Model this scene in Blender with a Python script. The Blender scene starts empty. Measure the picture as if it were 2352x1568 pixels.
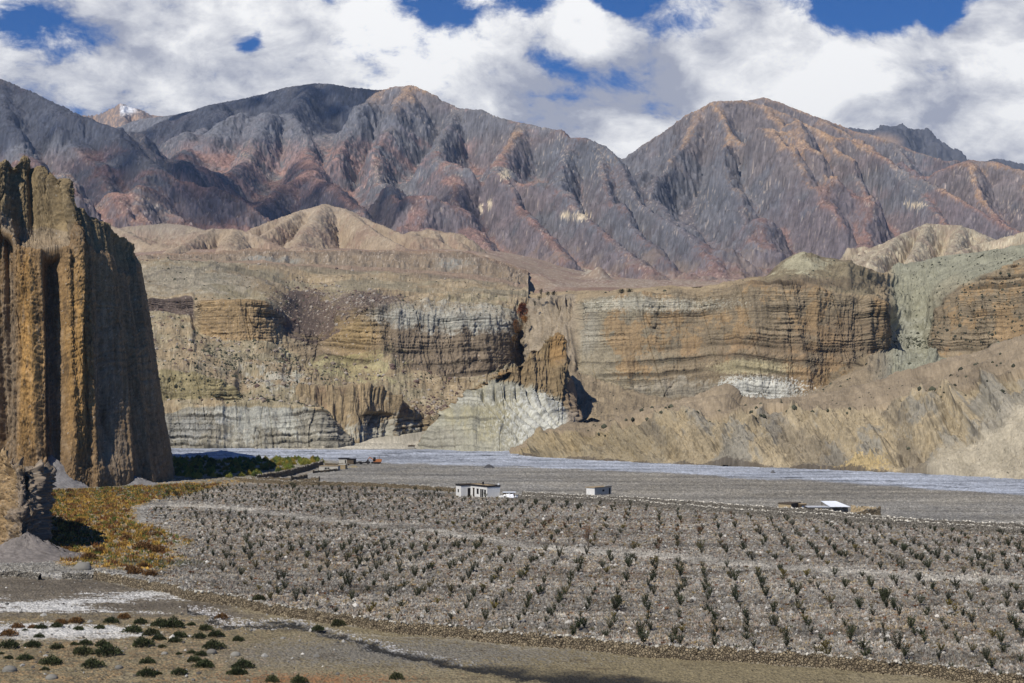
import bpy, math, random
import numpy as np
from mathutils import Vector
rnd = random.Random(7)
rs = np.random.RandomState(11)
C = bpy.context.scene.collection
sc = bpy.context.scene
R = math.radians
# ---------------------------------------------------------------- camera
F = 3620.0      # focal length in units of a 2352 wide picture
H = 30.0        # eye height over the valley floor (m)
cam_d = bpy.data.cameras.new('camera'); cam = bpy.data.objects.new('camera', cam_d); C.objects.link(cam)
cam.location = (0, 0, H); cam.rotation_euler = (R(90), 0, 0)
cam_d.sensor_width = 36; cam_d.lens = 36 * F / 2352; cam_d.shift_y = 116 / 2352
cam_d.clip_start = 1; cam_d.clip_end = 60000
sc.camera = cam
sc.view_settings.view_transform = 'Standard'; sc.view_settings.look = 'None'
sc.view_settings.exposure = 0.0; sc.view_settings.gamma = 1
# ---------------------------------------------------------------- sun and sky
SUN = Vector((-0.40, -0.53, 0.74)).normalized()     # direction towards the sun
sd = bpy.data.lights.new('sun', 'SUN'); sd.energy = 4.7; sd.angle = R(0.5); sd.color = (1, .94, .84)
so = bpy.data.objects.new('sun', sd); C.objects.link(so)
so.rotation_euler = SUN.to_track_quat('Z', 'Y').to_euler(); so.location = (-400, -200, 500)

class NT:
    """small helper for writing node graphs"""
    def __init__(s, tree): s.t = tree; s.n = tree.nodes; s.l = tree.links
    def node(s, typ, **kw):
        n = s.n.new(typ)
        ins = kw.pop('ins', {})
        for k, v in kw.items(): setattr(n, k, v)
        for k, v in ins.items(): s.put(n.inputs[k], v)
        return n
    def put(s, sock, v):
        if isinstance(v, bpy.types.NodeSocket): s.l.new(v, sock)
        elif v is not None: sock.default_value = v
    def math(s, op, a, b=None, clamp=False):
        n = s.n.new('ShaderNodeMath'); n.operation = op; n.use_clamp = clamp
        s.put(n.inputs[0], a)
        if b is not None: s.put(n.inputs[1], b)
        return n.outputs[0]
    def vmath(s, op, a, b=None, out=0):
        n = s.n.new('ShaderNodeVectorMath'); n.operation = op
        s.put(n.inputs[0], a)
        if b is not None: s.put(n.inputs[1], b)
        return n.outputs[out]
    def noise(s, vec, scale, detail=6, rough=.55, dist=0, out=0, dim='3D', lac=2.0):
        n = s.n.new('ShaderNodeTexNoise'); n.noise_dimensions = dim
        s.put(n.inputs['Vector'], vec); n.inputs['Scale'].default_value = scale
        n.inputs['Detail'].default_value = detail; n.inputs['Roughness'].default_value = rough
        n.inputs['Distortion'].default_value = dist; n.inputs['Lacunarity'].default_value = lac
        return n.outputs[out]
    def ramp(s, v, lo, hi, a=0., b=1., smooth=False):
        n = s.n.new('ShaderNodeMapRange'); n.clamp = True
        if smooth: n.interpolation_type = 'SMOOTHSTEP'
        s.put(n.inputs[0], v); s.put(n.inputs[1], lo); s.put(n.inputs[2], hi); s.put(n.inputs[3], a); s.put(n.inputs[4], b)
        return n.outputs[0]
    def mix(s, f, a, b, mode='MIX'):
        n = s.n.new('ShaderNodeMix'); n.data_type = 'RGBA'; n.blend_type = mode
        s.put(n.inputs[0], f)
        for i, v in ((6, a), (7, b)):
            if isinstance(v, (tuple, list)): v = tuple(v) + (1,) if len(v) == 3 else v
            s.put(n.inputs[i], v)
        return n.outputs[2]

w = bpy.data.worlds.new('World'); sc.world = w; w.use_nodes = True
t = NT(w.node_tree); t.n.clear()
sky = t.node('ShaderNodeTexSky', sky_type='NISHITA', sun_disc=False)
sky.sun_elevation = math.asin(SUN.z); sky.sun_rotation = math.atan2(SUN.x, SUN.y)
sky.altitude = 3500; sky.air_density = 1.0; sky.dust_density = .2; sky.ozone_density = 3.0
geo = t.node('ShaderNodeTexCoord'); dirv = geo.outputs['Generated']
# direction squeezed upwards so that the clouds flatten towards the horizon
cv = t.node('ShaderNodeMapping', ins={'Vector': dirv}); cv.inputs['Scale'].default_value = (1, 1, 1.7)
cv = cv.outputs[0]
warp = t.noise(cv, 5.0, 4, .5, out=1)
wv = t.vmath('MULTIPLY', t.vmath('SUBTRACT', warp, (.5, .5, .5)), (.10, .10, .10))
pv = t.vmath('ADD', cv, wv)
big = t.noise(pv, 7.0, 3, .5)
fine = t.noise(pv, 16.0, 10, .66)
puff = t.math('SUBTRACT', t.math('MULTIPLY', fine, .95), t.math('MULTIPLY', t.math('SUBTRACT', .5, big), .5))
def sdir(px, py): return Vector(((px - 1176) / F, 1, (900 - py) / F)).normalized()
cover = puff
def blob(px, py, rx, ry, amt, ang=0.):
    """adds (amt>0) or thins (amt<0) the cloud cover round one direction of the sky"""
    global cover
    d = t.vmath('SUBTRACT', t.vmath('ADD', dirv, t.vmath('MULTIPLY', wv, (.5, .5, .5))), tuple(sdir(px, py)))
    m = t.node('ShaderNodeMapping', vector_type='TEXTURE', ins={'Vector': d})
    m.inputs['Rotation'].default_value = (0, R(ang), 0)
    m.inputs['Scale'].default_value = (rx / F, .5, ry / F)
    ln = t.vmath('LENGTH', m.outputs[0], out=1)
    f = t.ramp(ln, 0.0, 1.0, amt, 0.0, True)
    cover = t.math('ADD', cover, f)
for b in ((60, 90, 300, 100, -.16, 0), (30, 40, 130, 70, -.14, 0), (568, 92, 62, 40, -.235, 20), (596, 64, 40, 50, -.20, 0), (1010, 25, 130, 70, -.24, 0), (1230, 10, 120, 50, -.20, 0), (350, 110, 330, 90, .10, 0), (260, 160, 200, 120, .08, 0),
          (1440, 10, 150, 50, -.34, 0), (1285, 138, 110, 42, -.15, 15), (2060, 30, 300, 95, -.46, 0), (1960, 20, 120, 60, -.1, 0),
          (1600, 60, 190, 60, -.12, 0), (1150, 90, 120, 60, .07, 0), (1350, 55, 110, 60, .12, -25), (2130, 60, 50, 60, .16, 0),
          (560, 130, 480, 220, .12, 0), (1650, 220, 560, 200, .15, 0), (2250, 290, 400, 220, .15, 0), (720, 40, 260, 90, .12, 0),
          (1780, 70, 240, 100, .18, -15), (2310, 50, 120, 70, .20, -30), (1180, 480, 3000, 330, .2, 0)):
    blob(*b[:5], b[5])
sepd = t.node('ShaderNodeSeparateXYZ', ins={0: dirv})      # unseen cloud above and behind the camera thinned and dimmed to weaken ambient light
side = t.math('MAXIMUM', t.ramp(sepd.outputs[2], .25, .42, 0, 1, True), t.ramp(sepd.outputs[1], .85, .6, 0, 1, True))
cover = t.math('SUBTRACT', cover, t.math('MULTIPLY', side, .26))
dens = t.ramp(cover, .33, .51, 0, 1, True)
# light and shade of the cloud mass: density compared with the density a little nearer the sun
off = t.vmath('ADD', pv, (-.040, -.01, .055))
fine2 = t.noise(off, 16.0, 7, .6); big2 = t.noise(off, 7.0, 3, .5)
lit = t.math('ADD', t.math('SUBTRACT', fine, fine2), t.math('MULTIPLY', t.math('SUBTRACT', big, big2), 1.3))
lit = t.math('ADD', lit, t.math('MULTIPLY', t.math('SUBTRACT', t.noise(cv, 6.5, 5, .55), .5), .55))
lit = t.ramp(lit, -.24, .15, 0, 1)
ccol = t.mix(lit, (.37, .39, .47), (1.0, .995, .985))
thin = t.ramp(dens, 0, 1, .0, 1)
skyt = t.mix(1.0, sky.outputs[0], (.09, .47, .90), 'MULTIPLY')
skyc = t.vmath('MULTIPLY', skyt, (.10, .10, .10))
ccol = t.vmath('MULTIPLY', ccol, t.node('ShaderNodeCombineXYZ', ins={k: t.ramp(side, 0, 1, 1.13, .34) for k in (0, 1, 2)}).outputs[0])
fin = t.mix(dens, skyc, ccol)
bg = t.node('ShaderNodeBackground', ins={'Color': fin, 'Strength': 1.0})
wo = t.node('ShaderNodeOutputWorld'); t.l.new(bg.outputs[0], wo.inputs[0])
w.cycles.sampling_method = 'MANUAL'; w.cycles.sample_map_resolution = 512

# ---------------------------------------------------------------- tables of noise
def fbm_tex(n, beta, seed, lo=1, hi=None):
    r = np.random.RandomState(seed)
    f = np.fft.fft2(r.randn(n, n))
    k = np.hypot(*np.meshgrid(np.fft.fftfreq(n) * n, np.fft.fftfreq(n) * n)); k[0, 0] = 1e9
    amp = k ** (-beta / 2.0); amp[k < lo] = 0
    if hi: amp[k > hi] = 0
    o = np.real(np.fft.ifft2(f * amp)); o -= o.mean(); return (o / o.std()).astype(np.float32)
T0 = fbm_tex(1024, 5.0, 9, 3, 60)
T1 = fbm_tex(1024, 3.2, 1, 3)      # smooth clouds of noise, features ~1/6 of the tile
T2 = fbm_tex(1024, 2.6, 2, 4)      # rougher
T3 = fbm_tex(1024, 2.2, 3, 10)      # fine
def ridged(seed, n=1024):
    o = np.zeros((n, n), np.float32); a = 1.0; tot = 0
    for k in (6, 12, 24, 48, 96, 192):
        b = fbm_tex(n, 1.0, seed + k, k * .6, k * 1.3); o += a * (1 - np.minimum(np.abs(b) / 1.1, 1.6)); tot += a; a *= .48
    o -= o.mean(); return o / o.std()
TR = ridged(50)
def ridged_s(seed, ks, n=1024):
    o = np.zeros((n, n), np.float32); a = 1.0
    for k in ks: o += a * (1 - np.minimum(np.sqrt(fbm_tex(n, 3.0, seed + k, k * .7, k * 1.6) ** 2 + .004), 1.8)); a *= .5
    o -= o.mean(); return o / o.std()
TS = ridged_s(70, (5, 10, 20, 40))
def strata_table(seed, n=8192, span=400.):
    # beds of rock: thickness 0.5-5 m, each with its own hardness and tint
    r = np.random.RandomState(seed); z = 0; v = np.zeros(n); cidx = np.zeros(n); k = 0
    while k < n:
        th = max(2, int(n / span * (r.choice([.3, .5, .8, 1.4, 2.6], p=[.25, .3, .25, .14, .06]) * (.7 + .6 * r.rand())))); v[k:k + th] = r.uniform(-1, 1); cidx[k:k + th] = r.uniform(-1, 1); k += th
    w_ = np.hanning(9); w_ /= w_.sum(); return np.convolve(v, w_, 'same'), np.convolve(cidx, w_[2:-2] / w_[2:-2].sum(), 'same')
ST = [strata_table(q) for q in (5, 6)]
def bed_at(z, k=0, span=400.):
    i = ((z / span) % 1.0 * 8191).astype(int); return ST[k][0][i], ST[k][1][i]
def samp(T, x, y):
    n = T.shape[0]; x = np.asarray(x) * n; y = np.asarray(y) * n
    x0 = np.floor(x); y0 = np.floor(y); fx = (x - x0).astype(np.float32); fy = (y - y0).astype(np.float32)
    x0 = x0.astype(np.int64) % n; y0 = y0.astype(np.int64) % n; x1 = (x0 + 1) % n; y1 = (y0 + 1) % n
    return (T[y0, x0] * (1 - fx) + T[y0, x1] * fx) * (1 - fy) + (T[y1, x0] * (1 - fx) + T[y1, x1] * fx) * fy
def N(T, x, y, L): return samp(T, np.asarray(x) / L, np.asarray(y) / L)       # tile size L metres
def ss(a, b, x): q = np.clip((x - a) / (b - a), 0, 1); return q * q * (3 - 2 * q)
def lerp(a, b, f): return a + (b - a) * f
def cmix(c, c2, f): f = np.clip(f, 0, 1); return c * (1 - f[..., None]) + np.asarray(c2) * f[..., None]
def W(px, py, Y): return ((px - 1176) / F * Y, Y, H + (900 - py) / F * Y)      # photograph coordinates + distance -> place
def gY(py): return H * F / (py - 900.0)                                        # distance of the flat valley floor
def blurg(a, s, ax):
    k = np.exp(-.5 * (np.arange(-3 * s, 3 * s + 1) / s) ** 2); k /= k.sum()
    pad = [(0, 0)] * a.ndim; pad[ax] = (len(k) // 2, len(k) // 2)
    return np.apply_along_axis(lambda m: np.convolve(m, k, 'valid'), ax, np.pad(a, pad, 'edge'))
# ---------------------------------------------------------------- mesh and materials
def raw_mesh(name, V, faces4, mats, col=None, smooth=True, alpha=None):
    me = bpy.data.meshes.new(name); V = np.asarray(V, np.float32).reshape(-1, 3); faces = np.asarray(faces4, np.int32)
    k = faces.shape[1]
    me.vertices.add(len(V)); me.vertices.foreach_set('co', V.ravel())
    me.loops.add(faces.size); me.loops.foreach_set('vertex_index', faces.ravel())
    me.polygons.add(len(faces)); me.polygons.foreach_set('loop_start', np.arange(0, faces.size, k, dtype=np.int32))
    me.polygons.foreach_set('loop_total', np.full(len(faces), k, np.int32))
    me.polygons.foreach_set('use_smooth', np.full(len(faces), smooth))
    me.update(calc_edges=True); me.validate()
    if col is not None:
        a = me.color_attributes.new('Col', 'FLOAT_COLOR', 'POINT')
        cc = np.ones((len(V), 4), np.float32); cc[:, :3] = np.clip(np.asarray(col).reshape(-1, 3), .01, .95)
        if alpha is not None: cc[:, 3] = np.asarray(alpha).ravel()
        a.data.foreach_set('color', cc.ravel())
    me.materials.append(mats)
    return me
def link(name, me, kind=None, label=None, cat=None, group=None, parent=None):
    o = bpy.data.objects.new(name, me); C.objects.link(o)
    return tag(o, kind, label, cat, group, parent)
def tag(o, kind=None, label=None, cat=None, group=None, parent=None):
    for k, v in (('kind', kind), ('label', label), ('category', cat), ('group', group)):
        if v: o[k] = v
    if parent: o.parent = parent
    return o
def grid_faces(nv, nu, flip=False):
    i = np.arange(nv * nu).reshape(nv, nu)
    q = [i[:-1, :-1], i[:-1, 1:], i[1:, 1:], i[1:, :-1]]
    return np.stack([a.ravel() for a in (q if not flip else q[::-1])], 1)
def earth_mat(name, s1=.35, amt=.35, bump=.6, bdist=.5, s2=2.5):
    """weathered earth and rock: colour of the place (Col) broken up by two sizes of grain"""
    m = bpy.data.materials.new(name); m.use_nodes = True; q = NT(m.node_tree); q.n.clear()
    at = q.node('ShaderNodeAttribute', attribute_name='Col').outputs['Color']
    g = q.node('ShaderNodeNewGeometry').outputs['Position']
    n1 = q.noise(g, s1, 8, .68); n2 = q.noise(g, s2, 4, .7)
    f = q.math('ADD', q.ramp(n1, .3, .7, -amt, amt), q.ramp(n2, .3, .7, -amt * .7, amt * .7))
    f = q.math('ADD', f, 1.0)
    cc = q.vmath('MULTIPLY', at, q.node('ShaderNodeCombineXYZ', ins={0: f, 1: f, 2: f}).outputs[0])
    hgt = q.math('ADD', q.math('MULTIPLY', n1, .7), q.math('MULTIPLY', n2, .3))
    b = q.node('ShaderNodeBump', ins={'Height': hgt, 'Strength': bump, 'Distance': bdist})
    p = q.node('ShaderNodeBsdfPrincipled', ins={'Base Color': cc, 'Roughness': .95, 'Normal': b.outputs[0]})
    p.inputs['Specular IOR Level'].default_value = .15
    o = q.node('ShaderNodeOutputMaterial'); q.l.new(p.outputs[0], o.inputs[0]); return m
# ================================================================ MOUNTAINS (eroded height fields)
def erode(h, cell, drops, rounds, steps=45, seed=0, rate=.28, cap=5.0):
    r = np.random.RandomState(seed); h = (h / cell).astype(np.float64); ny, nx = h.shape
    for k in range(rounds):
        x = r.rand(drops) * (nx - 3) + 1; y = r.rand(drops) * (ny - 3) + 1
        dx = np.zeros(drops); dy = np.zeros(drops); sp = np.ones(drops); wa = np.ones(drops); sed = np.zeros(drops)
        for st in range(steps):
            ix = x.astype(np.int64); iy = y.astype(np.int64); fx = x - ix; fy = y - iy; i0 = iy * nx + ix
            hf = h.ravel(); a = hf[i0]; b = hf[i0 + 1]; c = hf[i0 + nx]; d = hf[i0 + nx + 1]
            gx = (b - a) * (1 - fy) + (d - c) * fy; gy = (c - a) * (1 - fx) + (d - b) * fx
            hc = a * (1 - fx) * (1 - fy) + b * fx * (1 - fy) + c * (1 - fx) * fy + d * fx * fy
            dx = dx * .1 - gx * .9; dy = dy * .1 - gy * .9
            l = np.hypot(dx, dy) + 1e-9; dx /= l; dy /= l
            xn = np.clip(x + dx, 1, nx - 2.01); yn = np.clip(y + dy, 1, ny - 2.01)
            jx = xn.astype(np.int64); jy = yn.astype(np.int64); ex = xn - jx; ey = yn - jy; j0 = jy * nx + jx
            hn = hf[j0] * (1 - ex) * (1 - ey) + hf[j0 + 1] * ex * (1 - ey) + hf[j0 + nx] * (1 - ex) * ey + hf[j0 + nx + 1] * ex * ey
            dh = hn - hc
            capy = np.maximum(-dh, .01) * sp * wa * cap
            dep = np.where(dh > 0, np.minimum(dh, sed), np.where(sed > capy, (sed - capy) * .3, 0))
            ero = np.where((dh <= 0) & (sed <= capy), np.minimum((capy - sed) * rate, -dh * .6), 0)
            am = (dep - ero) * ((x > 3) & (x < nx - 4) & (y > 3) & (y < ny - 4)); sed -= am
            wts = ((1 - fx) * (1 - fy), fx * (1 - fy), (1 - fx) * fy, fx * fy)
            idx = np.concatenate([i0, i0 + 1, i0 + nx, i0 + nx + 1]); ww = np.concatenate([am * q for q in wts])
            h += np.clip(np.bincount(idx, ww, ny * nx), -.03, .03).reshape(ny, nx)
            sp = np.sqrt(np.maximum(sp * sp - dh * 3.0, .05)); sp = np.minimum(sp, 6); wa *= .98; x = xn; y = yn
        for _ in range(2):      # loose rock creeps down wherever a gully wall gets too steep
            g = np.hypot(*np.gradient(h)); f = np.clip((g - .75) * 1.2, 0, .9); h = h * (1 - f) + soften(h) * f
    return (h * cell)
def soften(h, k=1):
    for _ in range(k):
        p = np.pad(h, 1, 'edge'); h = (p[1:-1, 1:-1] * 4 + p[:-2, 1:-1] + p[2:, 1:-1] + p[1:-1, :-2] + p[1:-1, 2:]) / 8
    return h
def bil(G, gx, gy):
    ny, nx = G.shape; gx = np.clip(gx, 0, nx - 1.001); gy = np.clip(gy, 0, ny - 1.001)
    x0 = gx.astype(int); y0 = gy.astype(int); fx = gx - x0; fy = gy - y0
    fx = fx * fx * (3 - 2 * fx) * .5 + fx * .5; fy = fy * fy * (3 - 2 * fy) * .5 + fy * .5
    return (G[y0, x0] * (1 - fx) + G[y0, x0 + 1] * fx) * (1 - fy) + (G[y0 + 1, x0] * (1 - fx) + G[y0 + 1, x0 + 1] * fx) * fy
def skel_height(X, Y, ridges, base, warpL=900., warpA=70., spur=None):
    """ridge lines (px, py, distance) stand at full height; the ground falls away from each of them"""
    wx = X + warpA * N(T0, X, Y, warpL * 2.4) + warpA * .3 * N(T0, Y, X, warpL * .8)
    wy = Y + warpA * N(T0, X + 777, Y + 333, warpL * 2.4) + warpA * .3 * N(T0, Y + 99, X + 55, warpL * .8)
    h = base.copy(); sm = np.full(X.shape, 1e9)
    for pts, slope, L in ridges:
        q2 = 0.
        if spur and len(pts) < 9: slope *= spur; q2 = 1 / 2400.
        P = np.array([W(*p) for p in pts]); best = np.full(X.shape, -1e9); bd = np.full(X.shape, 1e9)
        for a, b in zip(P[:-1], P[1:]):
            d = b - a; q = np.clip(((X - a[0]) * d[0] + (Y - a[1]) * d[1]) / (d[0] ** 2 + d[1] ** 2), 0, 1)
            r0 = np.hypot(X - a[0] - q * d[0], Y - a[1] - q * d[1]); rw = np.hypot(wx - a[0] - q * d[0], wy - a[1] - q * d[1])
            r = lerp(r0, rw, ss(0, 250, r0))
            z = a[2] + q * d[2] - (slope * .26 * L * (1 - np.exp(-r / L)) + slope * .46 * r + q2 * r * r)
            best = np.maximum(best, z); bd = np.minimum(bd, r0)
        h = np.maximum(h, best); sm = np.minimum(sm, bd)
    return h, sm
def height_field(name, ridges, basef, x0, x1, y0, y1, cell, colf, mat, px0, px1, dpx, dy, er=((1, 20000, 18),), rough=1.0, label=None, spur=None, skyline=None):
    nx = int((x1 - x0) / cell) + 1; ny = int((y1 - y0) / cell) + 1
    X, Y = np.meshgrid(x0 + np.arange(nx) * cell, y0 + np.arange(ny) * cell)
    h, sm = skel_height(X, Y, ridges, basef(X, Y), warpL=cell * 110, warpA=cell * 7, spur=spur)
    keep = ss(0, cell * 8, sm)
    h0 = h.copy()
    h += keep * (N(T0, X, Y, cell * 220) * cell * 1.3 + N(T1, X, Y, cell * 130) * cell * .35 + N(TS, X, Y, cell * 125) * cell * 1.1) * rough
    for f, drops, rounds in er:
        if f > 1:
            hc = soften(h, 2)[::f, ::f]; e = erode(hc, cell * f, drops, rounds, seed=f) - hc
            e = bil(soften(e, 1), np.arange(nx)[None, :] / f + 0 * Y[:, :1], np.arange(ny)[:, None] / f + 0 * X[:1, :])
            h = h + e * keep
        else:
            e = erode(soften(h, 1), cell, drops, rounds, seed=3) - soften(h, 1); h = h + soften(e, 2) * keep
    if skyline: pq = 1176 + X / Y * F; A_ = lerp(.5, .85, ss(700, 980, pq)); h = h0 + (h - h0) * A_
    ed = np.minimum(np.minimum(X - x0, x1 - X), Y - y0); f0 = ss(0, cell * 12, ed); h = h0 * (1 - f0) + h * f0
    if skyline:
        pxx = 1176 + X / Y * F; lim = H + (900 - np.interp(pxx, [q[0] for q in skyline], [q[1] for q in skyline])) / F * Y; h = np.minimum(h, lim + 1)
    # erosion balance: where material was taken (gullies, cliffs) and where it came to rest (fans, scree)
    cur = (h - soften(h, 14)) / cell
    pxs = np.arange(px0, px1 + 1e-6, dpx); Ys = [y0 + cell]
    while Ys[-1] < y1 - cell: Ys.append(Ys[-1] + dy * (Ys[-1] / y0) ** .6)
    Ys = np.array(Ys); PX, YY = np.meshgrid(pxs, Ys); XX = (PX - 1176) / F * YY
    gx = (XX - x0) / cell; gy = (YY - y0) / cell
    gx += .35 * N(T2, XX, YY, cell * 40); gy += .35 * N(T2, YY, XX, cell * 40)
    Z = bil(h, gx, gy); CU = bil(cur, gx, gy); S = bil(sm, gx, gy)
    sl = np.hypot(*np.gradient(soften(h, 1), cell)); SL = bil(sl, gx, gy)
    k = np.clip(SL, .15, 1.3) * ss(0, cell * 4, S)
    crag = ss(.2, 1.3, N(T1, XX + YY * .3, Z * 1.5 + 40, cell * 75)) * (SL > .35)
    d2 = (N(TS, XX, YY, cell * 46) * cell * .24 + N(TS, XX + 31, YY * .8, cell * 24) * cell * (.05 + .17 * crag)) * k * rough
    Z = Z + d2
    PY = 900 - (Z - H) / YY * F
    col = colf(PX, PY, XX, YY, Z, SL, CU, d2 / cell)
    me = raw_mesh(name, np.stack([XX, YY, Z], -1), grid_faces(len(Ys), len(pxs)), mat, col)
    return link(name, me, 'structure', label)
MAT_FAR = earth_mat('mountain_rock', .012, .22, .8, 9.0, .06)
MAT_HILL = earth_mat('hill_earth', .03, .16, .6, 2.0, .25)

def bl(PX, PY, cx, cy, rx, ry, n=0): return np.clip(1.25 - np.hypot((PX - cx) / rx, (PY - cy) / ry) + n, 0, 1)
def mcol(PX, PY, X, Y, Z, SL, CU, d2):
    n1 = N(T0, X, Z * 2, 1500); n2 = N(T1, X + Z, Y + Z, 900); n3 = N(T3, X, Z * 1.4 + Y * .3, 330); n4 = N(T3, X * 1.3, Z + Y * .6, 120)
    streak = N(T1, X + 20 * n3, Z * .10 + Y * .08, 330)
    c = np.ones(PX.shape + (3,)) * np.array([.172, .165, .168])
    purp = ss(-.5, .6, n1 * .5 + n2 * .5 + (PY - 380) / 110)
    c = cmix(c, (.215, .138, .118), purp * .95)
    c = cmix(c, (.285, .165, .135), ss(.2, 1.3, n2 + .6 * n3) * purp * .7)
    right = ss(1400, 1500, PX)
    warm = np.maximum.reduce([1.1 * bl(PX, PY, 1760, 320, 300, 130), bl(PX, PY, 2280, 420, 130, 60), bl(PX, PY, 1640, 290, 160, 70), .75 * bl(PX, PY, 930, 225, 120, 50), .6 * bl(PX, PY, 1180, 330, 120, 40)])
    c = cmix(c, (.30, .205, .145), ss(0, .8, warm) * .75)
    tan = ss(-.1, .9, streak * .9 + .25 * n2 + CU * .12 + warm * .9 - .55) * ss(1.25, .8, SL)
    c = cmix(c, (.43, .28, .165), tan * (.25 + .75 * ss(.1, .6, warm)) * .9)
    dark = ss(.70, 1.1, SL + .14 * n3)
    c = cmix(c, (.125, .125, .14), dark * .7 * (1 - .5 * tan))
    cr = np.maximum(bl(PX, PY, 1560, 480, 210, 150, .25 * n2 + .15 * n3), .8 * bl(PX, PY, 1330, 360, 110, 50, .2 * n3))
    c = cmix(c, (.130, .135, .150), ss(0, .7, cr) * .8)
    c = cmix(c, (.40, .33, .26), ss(1.5, 2.1, n4 + .7 * streak - .4 * SL) * .6)
    for (a, b, rx, ry) in ((1335, 497, 20, 9), (1300, 492, 12, 6), (1160, 400, 12, 12), (2100, 470, 22, 5), (1125, 470, 6, 12), (1105, 480, 5, 10)): c = cmix(c, (.50, .42, .30), ss(.1, .6, bl(PX, PY, a, b, rx, ry, .35 * n4)))
    c = cmix(c, (.33, .20, .165), ss(.2, 1.1, bl(PX, PY, 640, 370, 260, 70, .3 * n2 + .35 * n3)) * .5)
    c = cmix(c, (.150, .155, .175), ss(0, .6, np.maximum(bl(PX, PY, 560, 262, 380, 70, .15 * n2), bl(PX, PY, 100, 270, 220, 90))) * .85)  # blue-grey cloud shade on the left tops painted into the colour
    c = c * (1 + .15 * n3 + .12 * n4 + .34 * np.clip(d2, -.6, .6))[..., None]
    lowt = ss(.2, 1.2, (PY - 575) / 60 + .5 * n2) * ss(1000, 1200, PX)
    return cmix(c, (.27, .20, .15), lowt * .5)
def mbase(X, Y): PX = 1176 + X / Y * F; return np.interp(PX, [0, 1050, 1320, 1500, 1700, 2400], [280, 272, 228, 212, 214, 226]) + (Y - 2700) * .088 - 6
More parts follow.
